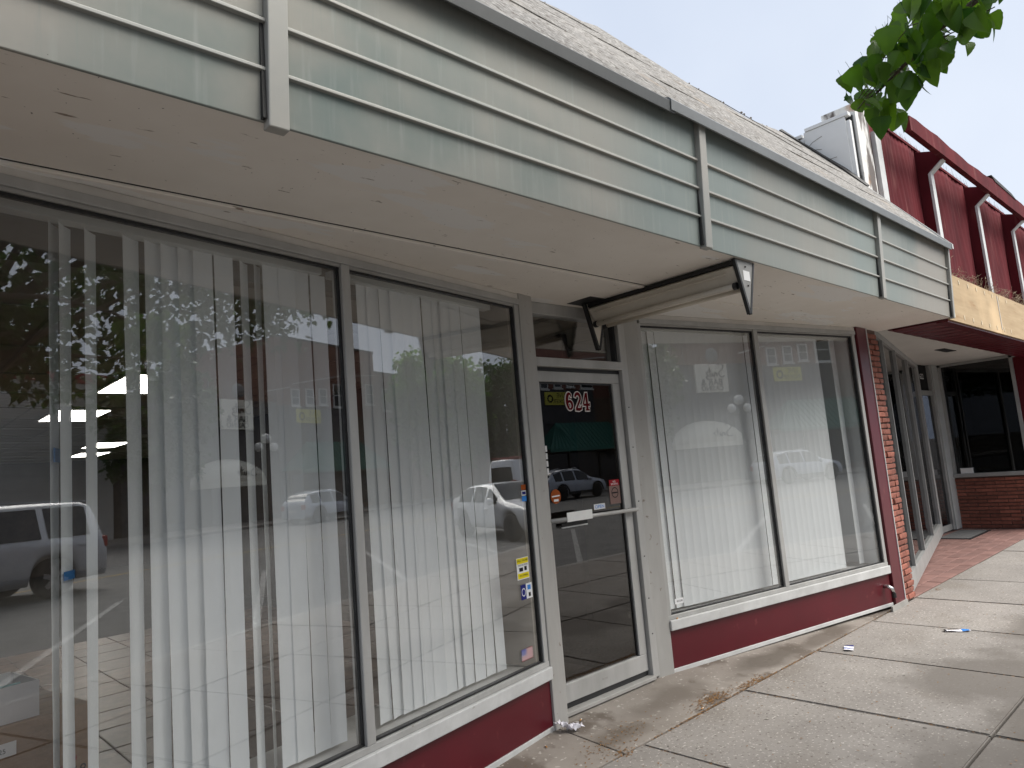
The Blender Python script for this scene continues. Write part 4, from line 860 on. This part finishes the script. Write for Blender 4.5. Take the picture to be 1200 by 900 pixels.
# street lamp with three globes
t = thing('street_lamp', 'dark street lamp with three white globes in front of the bar', 'street lamp', (28.3, -25.0, 0))
GLOBE = mat('white_globe', (0.75, 0.74, 0.70), 0.35)
MB().lathe([(.16, 0), (.16, .25), (.09, .5), (.06, 1.2), (.05, 3.6), (.07, 3.7)], (28.3, -25.0, 0), seg=12).build('post', BLK, t, smooth=True)
MB().tube([(27.75, -25, 3.85), (28.05, -25, 3.7), (28.3, -25, 3.72), (28.55, -25, 3.7), (28.85, -25, 3.85)], .035, 6).build('arm', BLK, t); MB().tube([(28.3, -25, 3.7), (28.3, -25, 4.3)], .04, 6).build('stem', BLK, t)
for x, z, r in ((27.75, 4.1, .25), (28.85, 4.1, .25), (28.3, 4.58, .29)): MB().lathe([(r * math.sin(math.pi * k / 8) + .001, -r * math.cos(math.pi * k / 8)) for k in range(9)], (x, -25, z), seg=14).build('globe', GLOBE, t, smooth=True)

# ------------------------------------------------------------------ vehicles
TYRE = mat('tyre_rubber', (0.018, 0.018, 0.018), 0.8); RIM = mat('alloy_rim', (0.45, 0.45, 0.46), 0.35, 0.8); CGL = mat('car_glass', (0.012, 0.014, 0.016), 0.05, spec=0.8); CLAD = mat('black_cladding', (0.02, 0.02, 0.02), 0.7)
TAIL = mat('tail_lamp', (0.35, 0.01, 0.01), 0.2); HEAD = mat('head_lamp', (0.55, 0.57, 0.6), 0.1, 0.3)
def interp(pts, x):
    if x <= pts[0][0]: return pts[0][1]
    for (a, b), (c, d) in zip(pts, pts[1:]):
        if x <= c:
            t = (x - a) / (c - a); t = t * t * (3 - 2 * t) * .5 + t * .5; return b + (d - b) * t
    return pts[-1][1]
def car(name, label, loc, rz, L, W, top, belt, xf, xr, rw, paint, side_win, screens, clad=True, rails=False, rimm=None, extras=None, belt_w=.96, tumble=.34):
    t = thing(name, label, 'van' if 'van' in name else 'car', loc, rz)
    n = 80; half = L / 2
    def sec(x):
        zb = .30
        for xw in (xf, xr):
            ra = rw * 1.20
            if abs(x - xw) < ra: zb = max(zb, rw + math.sqrt(max(0, ra * ra - (x - xw) ** 2)) * .98)
        zt = interp(top, x); zk = min(interp(belt, x), zt - .03); zb = min(zb, zk - .05)
        wv = W / 2 * (1 - .16 * abs(x / half) ** 7); wr_ = wv * belt_w - tumble * max(0, zt - zk)
        return zb, zk, zt, wv, wr_
    rows_ = []
    for k in range(n + 1):
        x = -half + L * k / n; zb, zk, zt, wv, wr_ = sec(x); h = zk - zb
        hs_ = [(.0, zb), (wv * .90, zb), (wv * .985, zb + .25 * h), (wv, zb + .6 * h), (wv * .985, zb + .9 * h), (wv * belt_w, zk), (wr_, zk + .9 * (zt - zk)), (wr_ * .86, zt - .004), (0, zt + .012)]
        rows_.append([(x, y, z) for y, z in hs_] + [(x, -y, z) for y, z in hs_[-2:0:-1]] + [(x, 0, zb)])
    mb = MB(); mb.grid(rows_); m1 = len(rows_[0]); mb.f.append(list(range(m1 - 1))[::-1]); mb.f.append([n * m1 + q for q in range(m1 - 1)])
    body = mb.build('body', paint, t, smooth=True, local=True)
    for s_ in (1, -1):
        for x0, x1 in side_win:
            g = MB(); rr = []
            for k in range(13):
                x = x0 + (x1 - x0) * k / 12; zb, zk, zt, wv, wr_ = sec(x); hh_ = zt - zk
                ya, yb_ = wv * belt_w, wr_; f0, f1 = .06, .86
                rr.append([(x, s_ * (ya + (yb_ - ya) * f / .9 + .009), zk + f * hh_) for f in ((f0, f1) if hh_ > .1 else (f0, f0 + .01))])
            g.grid(rr); g.build('side_window', CGL, t, smooth=True, local=True)
        if clad:
            for xw in (xf, xr):
                g = MB(); rr = []
                for k in range(17):
                    a = math.pi * k / 16; ra = rw * 1.20
                    x, z = xw + ra * math.cos(a), rw + ra * math.sin(a) * .98; x2, z2 = xw + ra * 1.13 * math.cos(a), rw + ra * 1.13 * math.sin(a)
                    wv = W / 2 * (1 - .16 * abs(x / half) ** 7) + .008; rr.append([(x, s_ * wv * .97, z), (x2, s_ * (wv + .004), z2)])
                g.grid(rr); g.build('arch_cladding', CLAD, t, local=True)
            g = MB(); g.box(WORLD, xr + rw * 1.25, xf - rw * 1.25, s_ * (W / 2 * .93), s_ * (W / 2 * .995), .27, .42); g.build('sill_cladding', CLAD, t, local=True)
        for xw in (xf, xr):
            yy = s_ * (W / 2 - .12); rim_ = rimm or RIM
            ty = MB().lathe([(rw * .64, -.11), (rw * .92, -.115), (rw, -.08), (rw, .08), (rw * .92, .115), (rw * .64, .11)], (xw, yy, rw), axis='y', seg=28).build('wheel', TYRE, t, smooth=True, local=True)
            g = MB(); g.lathe([(rw * .60, -.02), (rw * .66, .02 * s_ - .0), (rw * .60, .03)], (xw, yy + s_ * .08, rw), axis='y', seg=24)
            for k in range(6):
                a = k * math.pi / 3 + .3; ca, sa = math.cos(a), math.sin(a); wd_ = .055
                pts = [(xw + ca * r - sa * q, yy + s_ * .112, rw + sa * r + ca * q) for r, q in ((.03, -wd_), (rw * .63, -wd_ * .8), (rw * .63, wd_ * .8), (.03, wd_))]
                g.prism(pts, (0, s_ * .015, 0))
            g.build('rim', rim_, ty, local=True)
        zb, zk, zt, wv, wr_ = sec(xf - rw * 1.6)
        g = MB(); g.lathe([(.02, -.07), (.09, -.05), (.10, .03), (.03, .08)], (screens[0][0] - .35, s_ * (W / 2 + .10), interp(belt, screens[0][0] - .4) + .08), axis='x', seg=10); g.build('mirror', paint, t, smooth=True, local=True)
        for xh in ((side_win[0][0] + side_win[0][1]) / 2 - .35, (side_win[-1][0] + side_win[-1][1]) / 2 - .35): g = MB(); g.box(WORLD, xh, xh + .2, s_ * (W / 2 - .01), s_ * (W / 2 + .025), interp(belt, xh) - .16, interp(belt, xh) - .12); g.build('door_handle', paint, t, local=True, bevel=.008)
        g = MB(); g.box(WORLD, -half - .012, -half + .16, s_ * (W * .30), s_ * (W * .43), interp(belt, -half + .2) - .25, interp(belt, -half + .2) - .02); g.build('tail_light', TAIL, t, local=True, bevel=.02)
        g = MB(); g.box(WORLD, half - .22, half + .006, s_ * (W * .26), s_ * (W * .425), interp(top, half - .1) - .24, interp(top, half - .1) - .09); g.build('headlight', HEAD, t, local=True, bevel=.02)
        if rails: MB().tube([(screens[0][1] - .15, s_ * (W * .36), interp(top, screens[0][1] - .15) + .02), (0, s_ * (W * .365), interp(top, 0) + .07), (screens[1][0] + .3, s_ * (W * .36), interp(top, screens[1][0] + .3) + .03)], .022, 6).build('roof_rail', rim_ if False else RIM, t, local=True)
    for x0, x1 in screens:
        g = MB(); rr = []
        for k in range(7):
            x = x0 + (x1 - x0) * (.05 + .9 * k / 6); zb, zk, zt, wv, wr_ = sec(x); yv = max(.4, wr_ * .84)
            rr.append([(x, yv * f, zt + .012 + .012 * (1 - abs(f))) for f in (-1, -.5, 0, .5, 1)])
        g.grid(rr); g.build('windscreen', CGL, t, smooth=True, local=True)
    g = MB(); g.box(WORLD, half - .10, half + .012, -W * .30, W * .30, .36, .56); g.build('grille', CLAD, t, local=True, bevel=.02)
    g = MB(); g.box(WORLD, -half - .016, -half + .01, -.26, .26, .60, .73); g.build('number_plate', SW_, t, local=True)
    if extras: extras(t, sec)
    return t
SILV = mat('silver_paint', (0.70, 0.71, 0.73), 0.28, 0.1, coat=.5); WCAR = mat('white_paint', (0.74, 0.75, 0.77), 0.25, 0, coat=.5); BLUSH = mat('blue_silver_paint', (0.52, 0.55, 0.62), 0.28, 0.15, coat=.5)
RZc = RZ
suv_top = [(-2.5, .95), (-2.46, 1.05), (-2.28, 1.80), (-2.0, 1.88), (0.3, 1.88), (.62, 1.84), (1.22, 1.20), (1.5, 1.14), (2.35, 1.06), (2.5, .80)]
suv_belt = [(-2.5, 1.12), (1.2, 1.14), (2.5, 1.05)]
car('large_suv', 'large silver suv in the traffic lane, mirrored at the left of the glass', (6.35, -10.55, RZ), math.pi, 5.05, 1.98, suv_top, suv_belt, 1.62, -1.36, .39, SILV, [(-2.12, -1.25), (-1.12, -.22), (-.10, .82)], [(1.22, .62), (-2.47, -2.28)], clad=False, rails=True)
xv_top = [(-2.2, .92), (-2.14, 1.10), (-1.72, 1.46), (-1.2, 1.57), (-.1, 1.60), (.25, 1.55), (1.05, 1.08), (1.35, 1.02), (2.05, .88), (2.22, .62)]
car('crossover', 'silver crossover with black wheel arches on the far side, mirrored in the door glass', (27.5, -20.3, RZ), 0.0, 4.45, 1.80, xv_top, [(-2.2, .98), (-1, .96), (1.1, .92), (2.2, .80)], 1.38, -1.28, .36, BLUSH, [(-1.75, -1.2), (-1.1, -.28), (-.18, .72)], [(1.05, .25), (-2.1, -1.7)], clad=True, rails=True, rimm=CLAD)
sd_top = [(-2.3, .95), (-2.2, 1.06), (-1.75, 1.13), (-1.05, 1.42), (-.4, 1.45), (.1, 1.42), (1.0, 1.00), (1.3, .96), (2.1, .80), (2.3, .58)]
car('white_hatchback', 'white hatchback parked nose in at the kerb, mirrored beside the door post', (16.4, -3.75, RZ), R(124), 4.55, 1.80, sd_top, [(-2.3, .98), (0, .94), (1.1, .90), (2.3, .76)], 1.42, -1.30, .34, WCAR, [(-1.55, -.75), (-.65, .05), (.15, .75)], [(1.0, .1), (-1.75, -1.05)], clad=False, rimm=CLAD)
def rack(t, sec):
    RK = SO if False else mat('red_roof_rack', (0.30, 0.06, 0.05), 0.6)
    for x in (-1.8, -.6, .6): g = MB(); g.box(WORLD, x, x + .06, -.8, .8, 2.40, 2.46); g.build('rack_bar', RK, t, local=True)
    for y in (-.75, .35): g = MB(); g.box(WORLD, -2.3, 1.1, y, y + .35, 2.461, 2.54); g.build('ladder', RK, t, local=True)
car('work_van', 'white work van with a red roof rack behind the white hatchback, mirrored', (36.0, -12.9, RZ), 0.0, 5.4, 2.0, [(-2.7, .9), (-2.66, 2.30), (-2.5, 2.38), (1.0, 2.38), (1.25, 2.30), (1.95, 1.35), (2.2, 1.22), (2.6, 1.05), (2.7, .7)], [(-2.7, 1.28), (1.9, 1.28), (2.7, 1.0)], 1.75, -1.6, .36, WCAR, [(.35, 1.15)], [(1.95, 1.25), (-2.695, -2.67)], clad=False, extras=rack, tumble=.14)

# ------------------------------------------------------------------ trees
BARK = mat('bark', (0.10, 0.075, 0.055), 0.9, var=0.25, vscale=8, stretch=(1, 1, .3), bump=.03, bscale=40)
LEAF = leaf_mat('linden_leaf', (0.028, 0.078, 0.02), (0.115, 0.19, 0.032), .48); LEAFD = leaf_mat('dark_and_shaded_leaf', (0.018, 0.045, 0.012), (0.05, 0.10, 0.022), .3)
def leaf_mesh(s, m, fold, droop):
    mb = MB(); n = 10
    for sd_ in (1, -1):
        rows_ = []
        for k in range(n + 1):
            u = k / n; y = -.10 + 1.22 * u; wv = .57 * max(0, math.sin(math.pi * u ** .58)) ** .72 * (1 - .22 * u) * (1 + .03 * (-1) ** k)
            ym = max(y, .0) if u < .12 else y
            rows_.append([Vector((sd_ * wv * q * s, (ym + (y - ym) * q) * s, (wv * q * fold - .10 * math.sin(q * 3) * wv - droop * y * y) * s)) for q in (0, .5, 1)])
        mb.grid(rows_ if sd_ > 0 else [r[::-1] for r in rows_])
    mb.tube([Vector((0, 0, 0)), Vector((0, -.25 * s, .03 * s)), Vector((0, -.45 * s, .12 * s))], .010 * s, 3, cap=False)
    return mb.mesh('leaf', m, smooth=True, fix=False)
def crown_mesh(name, m, parent, pts, size, droop=True):
    mb = MB(); V, F = mb.v, mb.f
    for p in pts:
        s = size * random.uniform(.7, 1.25); yaw = random.uniform(0, 6.283); pit = random.uniform(-1.3, .1) if droop else random.uniform(-1.4, 1.2); rol = random.uniform(-.7, .7)
        M = Matrix.Rotation(yaw, 3, 'Z') @ Matrix.Rotation(pit, 3, 'X') @ Matrix.Rotation(rol, 3, 'Y'); p = Vector(p); b0 = len(V)
        for q in ((0, -.05, 0), (.42, .12, .1), (.40, .55, .08), (0, 1.1, -.12), (-.40, .55, .08), (-.42, .12, .1)): V.append(p + M @ (Vector(q) * s))
        F.append([b0, b0 + 1, b0 + 2, b0 + 3]); F.append([b0, b0 + 3, b0 + 4, b0 + 5])
    o = mb.build(name, m, parent, fix=False); return tag(o, kind='stuff')
def tree(name, label, base, h_tr, centre, rad, nclump, nleaf, size, m, keep=None, group=None, trunk_r=.16):
    t = thing(name, label, 'tree', base, group=group)
    bx_, by_, bz_ = base; top_ = Vector(centre) + Vector((0, 0, rad[2] * .2))
    MB().tube([(bx_, by_, bz_), (bx_ + .03, by_, bz_ + h_tr * .5), (bx_ + .02, by_, bz_ + h_tr), (top_.x, top_.y, top_.z)], [trunk_r * 1.25, trunk_r, trunk_r * .85, trunk_r * .3], 10).build('trunk', BARK, t, smooth=True)
    pts = []; limbs = MB()
    for k in range(nclump):
        while True:
            v = Vector((random.uniform(-1, 1), random.uniform(-1, 1), random.uniform(-1, 1)))
            if .35 < v.length < 1: break
        c = Vector(centre) + Vector((v.x * rad[0], v.y * rad[1], v.z * rad[2]))
        if keep and not keep(c): continue
        if k % 8 == 0:
            st = Vector((bx_ + .02, by_, bz_ + h_tr * random.uniform(.75, 1.05))); limbs.tube([st, (st + c) / 2 + Vector((0, 0, .25)), c], [.05, .032, .012], 5)
        rc = random.uniform(.25, .6) * (rad[0] / 3.2) ** .6
        for _ in range(nleaf):
            q = c + Vector((random.gauss(0, rc * .6), random.gauss(0, rc * .6), random.gauss(0, rc * .45)))
            if keep and not keep(q): continue
            pts.append(q)
    limbs.build('limbs', BARK, t, smooth=True); crown_mesh('crown', m, t, pts, size); return t
inview = lambda q: q.y < 0.12 * q.x - .35 and not (q.z < 2.75)
near = tree('street_tree', 'linden street tree with a leafy branch hanging into the sky at upper right', (1.75, -1.25, 0), 2.7, (3.1, -2.5, 4.9), (3.9, 2.4, 2.2), 215, 110, .09, LEAFD, keep=inview, trunk_r=.13)  # shade seen from below is put into the crown's darker leaf colour
# the hanging branch in view, every leaf its own piece
br = MB(); path = [Vector(p) for p in ((1.8, -1.0, 3.3), (2.25, -.3, 3.22), (2.46, .12, 3.06), (2.47, .36, 2.92), (2.46, .52, 2.86), (2.46, .64, 2.79), (2.46, .73, 2.74), (2.44, .80, 2.715))]
br.tube(path, [.03, .02, .014, .010, .008, .0055, .004, .002], 6); bro = br.build('branch', BARK, near, smooth=True)
LM = [leaf_mesh(s, LEAF, f, d) for s, f, d in ((.072, .25, .25), (.082, .15, .35), (.062, .35, .2), (.090, .2, .3), (.076, .4, .4))]
def dirpx(x, y):
    x -= 600; y -= 450; cr_, sr_ = math.cos(ROLL), math.sin(ROLL); x, y = cr_ * x - sr_ * y, sr_ * x + cr_ * y
    return (fw + rt * (x / FPX) - up * (y / FPX))
random.seed(21)
LP = [(998, 92), (1010, 112), (993, 118), (988, 100), (1030, 68), (1024, 92), (1045, 98), (1038, 122), (1052, 138), (1034, 148), (1062, 112), (1078, 100), (1066, 84), (1090, 72), (1106, 66), (1086, 44), (1100, 28), (1116, 38), (1060, 32), (1070, 14), (1046, 52), (1130, 24), (1152, 20), (1166, 8), (1150, 42),
      (1120, 8), (1086, 6), (1140, 2), (1055, 66), (1036, 84), (1015, 98), (1020, 124), (1044, 112), (1072, 60), (1080, 28), (1096, 14), (1108, 52), (1100, 84), (1134, 44), (1156, 2), (1176, -6), (1048, 34), (1040, 62), (1066, 46), (1005, 128), (1030, 104), (1058, 98), (1068, 70), (1112, 22), (1144, 26), (1124, 52), (1160, 30), (1084, 88), (1052, 82), (1028, 56), (1038, 42), (1055, 20), (1075, 0), (1100, -4), (1125, -6), (1150, -10), (1042, 134), (1026, 138), (1014, 86), (1078, 74), (1092, 54)]
LP2 = LP + [(x + random.uniform(-12, 12), y + random.uniform(-12, 12)) for x, y in LP if y > 6 and x > 1000 and random.random() < .95]
LP2 += [(x + random.uniform(-9, 9), y + random.uniform(-9, 9)) for x, y in LP if x > 1010 and random.random() < .6]
for k, (x, y) in enumerate(LP2):
    d = dirpx(x, y); dist = 2.75 + random.uniform(-.18, .22); p = Vector((0, 0, CAM_H)) + d * (dist / d.length)
    inst('leaf', LM[k % 5], bro, p + Vector((0, 0, .03)), (random.uniform(-1.9, -.7), random.uniform(-.5, .5), random.uniform(0, 6.283)), (random.uniform(.55, .9),) * 3)
for k in range(16):
    a, b_ = random.choice(LP), path[random.randint(3, 7)]; d = dirpx(*a); p = Vector((0, 0, CAM_H)) + d * (2.75 / d.length)
    MB().tube([b_, (b_ + p) / 2 + Vector((0, 0, .02)), p], .0018, 4).build('twig', BARK, bro)
tree('far_tree', 'dark leafy tree in front of the sided building, mirrored in the left window', (20.4, -23.6, 0), 2.6, (20.4, -23.6, 5.6), (2.6, 2.4, 3.4), 125, 46, .26, LEAFD, group='trees across the street')
tree('far_tree', 'leafy tree before the right half of the brick building, mirrored beside the door post', (44.5, -23.6, 0), 2.6, (44.5, -23.6, 6.9), (5.2, 2.8, 4.9), 230, 50, .32, LEAF, group='trees across the street')
tree('far_tree', 'leafy tree furthest along the far pavement, mirrored above the work van', (52.5, -22.0, 0), 2.6, (52.5, -22.0, 6.8), (5.4, 2.8, 4.8), 210, 50, .34, LEAFD, group='trees across the street')
tree('far_tree', 'leafy tree closing the view down the street, mirrored right of the far pavement trees', (66, -19.0, 0), 2.6, (66, -19.0, 7.0), (6, 4, 5), 200, 50, .38, LEAFD, group='trees across the street')
tree('far_tree', 'slim light green tree rising behind the bar roof, mirrored in the right window', (23.3, -37.5, 0), 4.0, (23.3, -37.5, 7.2), (2.2, 1.8, 3.2), 90, 40, .28, LEAF, group='trees across the street')

# ------------------------------------------------------------------ litter and leaf debris
PAPER = mat('white_paper', (0.72, 0.70, 0.74), 0.8, var=0.04); BLUEP = mat('blue_print', (0.04, 0.10, 0.35), 0.6)
cp = MB(); rows_ = []
for i in range(9):
    r_ = []
    for k in range(9):
        x, y = (i / 8 - .5) * .13, (k / 8 - .5) * .07; r_.append((3.18 + x + random.uniform(-.006, .006), 3.115 + y - .35 * x + random.uniform(-.006, .006), .034 + .022 * abs(math.sin(i * 1.9 + k * .9)) + random.uniform(0, .016) + (.03 if i < 3 else 0)))
    rows_.append(r_)
cp.grid(rows_); o = cp.build('crumpled_paper', PAPER); tag(o, 'crumpled white paper lying at the foot of the door post', 'paper'); o.modifiers.new('t', 'SOLIDIFY').thickness = .0015
def flatlit(name, label, x, y, l, w_, a, bits):
    t = thing(name, label, 'litter', (x, y, .003), R(a)); g = MB(); g.grid([[(l * (i / 6 - .5), w_ * (k / 2 - .5), .004 + .004 * math.sin(i * 1.3 + k)) for k in range(3)] for i in range(7)]); o = g.build('sheet', PAPER, t, local=True); o.modifiers.new('t', 'SOLIDIFY').thickness = .001
    for u0, u1, m in bits: g = MB(); g.grid([[(l * u, w_ * (k / 2 - .5) * .98, .0065 + .004 * math.sin(((u + .5) * 6) * 1.3 + k)) for k in range(3)] for u in (u0, (u0 * 2 + u1) / 3, (u0 + u1 * 2) / 3, u1)]); g.build('print', m, t, local=True)
flatlit('paper_scrap', 'torn white and blue paper scrap on the slab below the right window', 5.75, 2.50, .14, .07, 20, ((-.1, .05, BLUEP), (.30, .48, SN)))
flatlit('wrapper', 'white and blue wrapper lying further out on the pavement', 6.64, 1.985, .19, .05, -60, ((.18, .46, SB), (-.5, -.42, SK)))
BUTT = mat('cigarette_filter', (0.50, 0.25, 0.08), 0.8); BUTW = mat('cigarette_paper', (0.65, 0.62, 0.57), 0.8)
for lb, x, y, a in (('cigarette butt beside the door post foot', 3.33, 3.16, .4), ('cigarette butt at the left red base panel', 2.92, 3.06, 1.2), ('cigarette butt on the property joint before the door', 3.98, 2.71, .1), ('cigarette butt in the corner of the photo by the red base', 2.62, 2.98, 2.0)):
    t = thing('cigarette_butt', lb, 'cigarette butt', (x, y, .035), a, group='cigarette butts by the entrance'); zb_ = .0 if y < 2.9 else .0
    g = MB(); g.tube([(-.012, 0, .004), (.006, 0, .004)], .004, 8); g.build('filter', BUTT, t, local=True); g = MB(); g.tube([(.0062, 0, .004), (.016, 0, .004)], .0038, 8); g.build('stub', BUTW, t, local=True)
    t.location.z = .004 + max(0, (y - 2.70) / .55) * .042
t = thing('cigarette_butt', 'cigarette butt lying on the white sill just right of the door', 'cigarette butt', FR_.p(.08, .02, ZS - .012), .3, group='cigarette butts by the entrance')
g = MB(); g.tube([(-.014, 0, .004), (.012, 0, .004)], .0045, 8); g.build('filter', BUTT, t, local=True); g = MB(); g.tube([(.0122, 0, .004), (.04, 0, .004)], .0042, 8); g.build('stub', BUTW, t, local=True)
DEB = mat('dry_leaf_crumbs', (0.30, 0.155, 0.05), 0.9, col2=(0.16, 0.085, 0.035), vscale=60)
db = MB()
def crumb(x, y, z):
    s = random.uniform(.003, .010); a = random.uniform(0, 6.28); ca, sa = math.cos(a) * s, math.sin(a) * s; tz = random.uniform(.001, .005)
    db.face([(x - ca, y - sa, z + .001), (x + sa * .5, y - ca * .5, z + .002), (x + ca, y + sa, z + tz), (x - sa * .5, y + ca * .5, z + .003)])
for k in range(1500):
    x = random.choice((random.gauss(4.15, .35), random.gauss(4.9, .5), random.uniform(3.4, 7.2))); crumb(x, YP + random.gauss(.0, .016) + (.02 if 4.0 < x < 4.7 else 0), -.004)
for cx_, cy_, n_, sx_, sy_ in ((4.18, 2.76, 420, .12, .035), (4.62, 2.715, 260, .13, .02), (3.16, 2.70, 90, .05, .03), (3.35, 2.86, 120, .18, .05), (3.05, 2.80, 60, .12, .05), (8.35, 2.62, 50, .05, .02), (4.55, 2.62, 40, .3, .1)):
    for _ in range(n_): x, y = random.gauss(cx_, sx_), random.gauss(cy_, sy_); crumb(x, y, max(0, (y - 2.70) / .6) * .044 + .001)
for _ in range(500): crumb(random.uniform(2.8, 11), random.uniform(.9, 2.65), .001)
for k in range(-1, 8):
    for _ in range(120): crumb(JX + JS * k + random.gauss(0, .006), random.uniform(-.2, 2.69), -.006)
tag(db.build('leaf_crumbs', DEB), 'brown dry leaf crumbs gathered in the pavement joints', 'leaf litter', kind='stuff')
